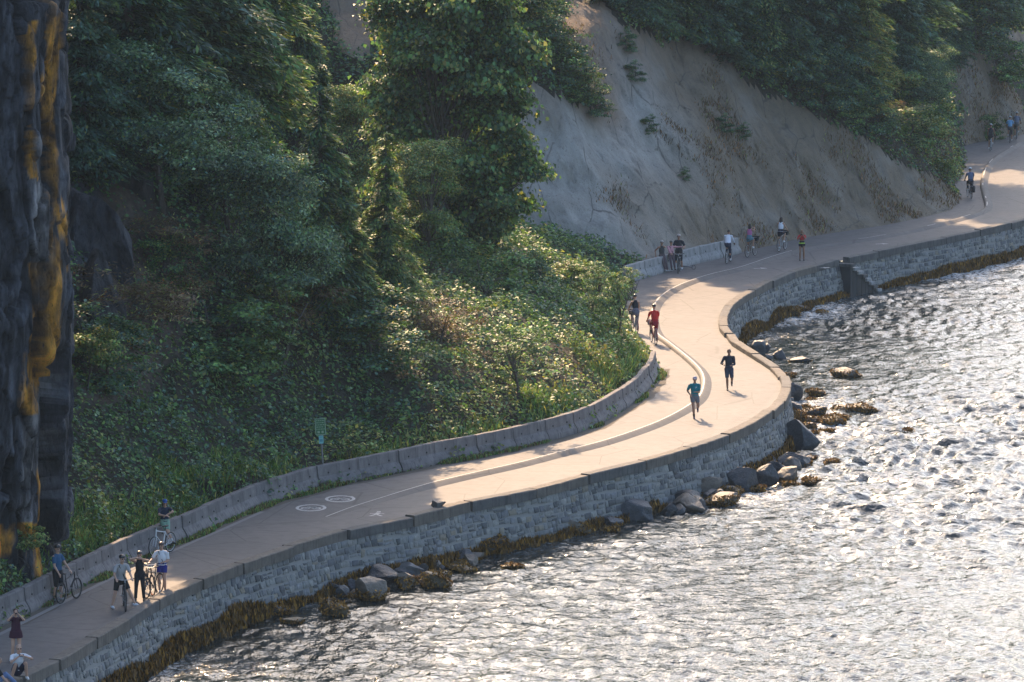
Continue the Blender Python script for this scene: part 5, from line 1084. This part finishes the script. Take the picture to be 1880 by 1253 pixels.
# ---- runners
person('man running in a teal tee shirt, grey shorts and a pale cap',at(1275,769),178,h=1.80,hip=(0,0,.93),lean=6,top=(.012,.20,.24),bottom=(.16,.17,.19),leg=.30,cap=(.35,.33,.42),skin='mid',glasses=True,HL=(-.04,.30,1.14),HR=(.20,.16,1.02),el=(-.5,-.8,-.5),er=(.5,-.8,-.5),FL=(-.16,-.42,.42),FR=(.02,.06,.08),shoe=(.04,.03,.08),sock=(.02,.02,.02),logo=True,toes=(0,.5,-.8),group='runners on the path')
person('bare headed man running in a long sleeved navy top and navy shorts',at(1338,717),180,h=1.82,hip=(0,0,.95),lean=5,top=(.018,.024,.045),sleeve=1.,bottom=(.035,.05,.085),leg=.46,hair=(.05,.03,.02),skin='tan',HL=(-.12,.33,1.12),HR=(.24,.26,1.14),el=(-.5,-.8,-.5),er=(.5,-.8,-.5),FL=(-.14,-.30,.36),FR=(.06,.05,.08),shoe=(.03,.03,.04),toes=(0,.5,-.8),group='runners on the path')
# ---- riders
G2='cyclists riding away along the path'
rider('cyclist in dark helmet, black tank top and grey trousers riding beside the shrubs','grey hire bicycle with red rear bag under the cyclist in the black tank top',1169,614,-10,h=1.74,lean=14,bike=dict(col=(.35,.36,.38),rack=True,guard=(.28,.08,.09),basket=(.10,.10,.11)),top=(.014,.016,.022),sleeve=0,bottom=(.16,.15,.19),leg=.8,helmet=(.02,.02,.025),skin='light',shoe=(.05,.05,.06),sex='f',group=G2,pedal=-1)
rider('cyclist dressed all in red with a black helmet','red hire bicycle with a front basket under the cyclist in red',1204,634,-10,h=1.76,lean=14,bike=dict(col=(.45,.05,.06),rack=True,guard=(.28,.10,.10),basket=(.28,.28,.29)),top=(.62,.025,.02),bottom=(.30,.015,.03),leg=.46,helmet=(.02,.02,.025),skin='light',shoe=(.02,.02,.03),sock=(.02,.02,.02),group=G2,pedal=-1)
rider('cyclist in a loose white shirt and dark jeans passing the barrier end','dark bicycle under the cyclist in the white shirt',1334,485,14,h=1.66,lean=22,bike=dict(col=(.04,.05,.06),rim=(.5,.5,.5)),top=(.78,.78,.85),sleeve=.9,bottom=(.015,.02,.05),leg=.95,hair=(.015,.012,.012),skin='mid',shoe=(.7,.7,.7),group=G2,stout=1.15,pedal=-1)
rider('cyclist with long dark curly hair, pink top and denim shorts','bicycle with a black basket under the cyclist in the pink top',1372,473,26,h=1.62,lean=4,bike=dict(col=(.10,.08,.08),basket=(.015,.02,.025),rim=(.5,.45,.4)),sex='f',top=(.45,.14,.30),sleeve=0,bottom=(.08,.20,.26),leg=.28,hair=(.012,.009,.009),hairlen=.26,skin='mid',shoe=(.7,.7,.7),handsup=True,group=G2)
rider('cyclist with a dark ponytail, white tank top and black shorts','pale bicycle with a black basket under the cyclist in the white tank top',1430,462,22,h=1.74,lean=6,bike=dict(col=(.35,.36,.38),basket=(.015,.018,.02),rim=(.6,.6,.6)),sex='f',top=(.72,.74,.80),sleeve=0,bottom=(.012,.014,.03),leg=.30,hair=(.03,.015,.012),hairlen=.18,skin='light',shoe=(.75,.75,.75),group=G2)
person('woman in a red crop top and black shorts standing on the far path',at(1472,479),178,h=1.68,sex='f',top=(.50,.02,.025),sleeve=.5,cut=.24,bottom=(.012,.012,.012),leg=.14,belt=(.45,.70,.10),hair=(.30,.17,.08),hairlen=.10,skin='tan',HL=(-.03,.24,1.38),HR=(.10,.22,1.30),el=(-.5,.0,-.8),er=(.6,-.2,-.8),FL=(-.11,0,.08),FR=(.10,0,.08),shoe=(.03,.03,.03),phone='woman in the red crop top',group='people on the far part of the path')
rider('cyclist in a grey blue shirt and white helmet riding alone at the far bend','bicycle with one black pannier under the lone cyclist in the grey blue shirt',1783,365,-6,h=1.78,lean=12,bike=dict(col=(.05,.05,.06),pannier=True),top=(.11,.14,.24),sleeve=.5,bottom=(.02,.022,.035),leg=.95,helmet=(.65,.68,.72),skin='mid',group=G2,pedal=-1)
rider('cyclist in black top and shorts with a pale helmet at the far end','pale bicycle under the far cyclist in black',1818,278,10,h=1.70,lean=8,bike=dict(col=(.5,.5,.52)),sex='f',top=(.02,.02,.028),sleeve=0,bottom=(.02,.02,.025),leg=.35,helmet=(.5,.5,.52),skin='mid',shoe=(.7,.7,.7),group=G2)
rider('cyclist in a pale blue shirt at the far end','dark bicycle under the far cyclist in pale blue',1854,263,6,h=1.70,lean=14,bike=dict(col=(.05,.05,.06)),top=(.16,.36,.58),sleeve=.5,bottom=(.07,.06,.06),leg=.7,helmet=(.4,.45,.5),skin='mid',group=G2,pedal=-1)
rider('cyclist in a grey shirt, farthest along the path','dark bicycle under the farthest cyclist in grey',1866,256,8,h=1.80,lean=10,bike=dict(col=(.05,.05,.05)),top=(.16,.18,.24),sleeve=.6,bottom=(.08,.08,.07),leg=.45,helmet=(.35,.37,.4),skin='mid',group=G2)
# ---- three people resting at the far barrier
G3='people resting against the far barrier'
person('person in dark vest and loose brown trousers leaning on far barrier, leftmost of three',at(1223,501),150,h=1.74,hip=(0,-.42,.84),lean=-4,top=(.05,.055,.06),sleeve=0,bottom=(.11,.075,.08),leg=.98,helmet=(.40,.36,.34),skin='mid',glasses=True,HL=(.15,.10,1.36),HR=(.30,-.55,.86),el=(-1,.2,-.3),FL=(-.05,.10,.09),FR=(.10,.16,.09),shoe=(.4,.4,.4),group=G3)
person('person in pink top stretching an arm out, middle of three at the far barrier',at(1236,499),165,h=1.62,hip=(0,-.40,.82),lean=-2,top=(.60,.30,.33),sleeve=.9,bottom=(.11,.075,.085),leg=.98,helmet=(.03,.03,.03),skin='mid',HL=(-.55,.10,1.30),HR=(.12,.05,.92),el=(-.3,-.5,-.6),FL=(-.08,.10,.09),FR=(.10,.12,.09),shoe=(.03,.03,.03),strap=True,group=G3)
person('man in helmet and dark tee shirt standing over bicycle at far barrier',at(1246,494),190,h=1.84,top=(.02,.024,.035),bottom=(.02,.02,.025),leg=.6,helmet=(.42,.34,.32),skin='mid',glasses=True,HL=(-.30,.30,1.15),HR=(.25,.30,1.05),FL=(-.18,0,.08),FR=(.18,0,.08),group=G3)
bicycle('black bicycle with a rack in front of the man at the far barrier',at(1246,501),185,col=(.02,.02,.022),rack=True,rim=(.08,.08,.08))
def scooter():
    L=at(1259,494); s=empty('kick_scooter',L,-R(-52)); tag(s,'tall black kick scooter with wide handlebars parked by the far barrier','scooter')
    link('deck',tubemesh('deck',[(v3(0,-.45,.13),v3(0,.30,.13),.045,.045),(v3(.05,-.4,.14),v3(.05,.25,.14),.02,.02),(v3(-.05,-.4,.14),v3(-.05,.25,.14),.02,.02)]),plain((.25,.25,.26),.6),s)
    h_=link('stem',tubemesh('stem',[(v3(0,.40,.2),v3(0,.30,1.12),.022,.02),(v3(0,.3,.13),v3(0,.42,.22),.03,.025)]),M_BLK,s)
    link('handlebar',tubemesh('handlebar',[(v3(-.28,.27,1.13),v3(.28,.27,1.13),.016,.016)]),M_BLK,h_)
    for y_ in (-.5,.46):
        w=empty('wheel',(0,y_,.12)); w.parent=s; w.scale=(1,.35,.35); link('tyre',TY,None,w)
scooter()
flush()
# ================================================================ HAZE
def haze():
    lo=ZW-1.4; bm=bmesh.new(); bmesh.ops.create_cube(bm,size=1); bmesh.ops.scale(bm,verts=bm.verts,vec=(420,640,62)); bmesh.ops.translate(bm,verts=bm.verts,vec=(0,290,lo+31)); 
    m=bpy.data.materials.new('haze'); m.use_nodes=True; n=m.node_tree; n.nodes.remove(n.nodes['Principled BSDF']); v=N(n,'ShaderNodeVolumePrincipled'); v.inputs['Color'].default_value=(.60,.80,1,1); v.inputs['Density'].default_value=.0001; v.inputs['Anisotropy'].default_value=.0; n.links.new(v.outputs[0],n.nodes['Material Output'].inputs['Volume'])
    o=link('haze',bm_mesh('haze',bm),m); o['kind']='stuff'; o['label']='thin blue haze over the far shore'; o['category']='haze'
HAZE=True
if HAZE: haze()
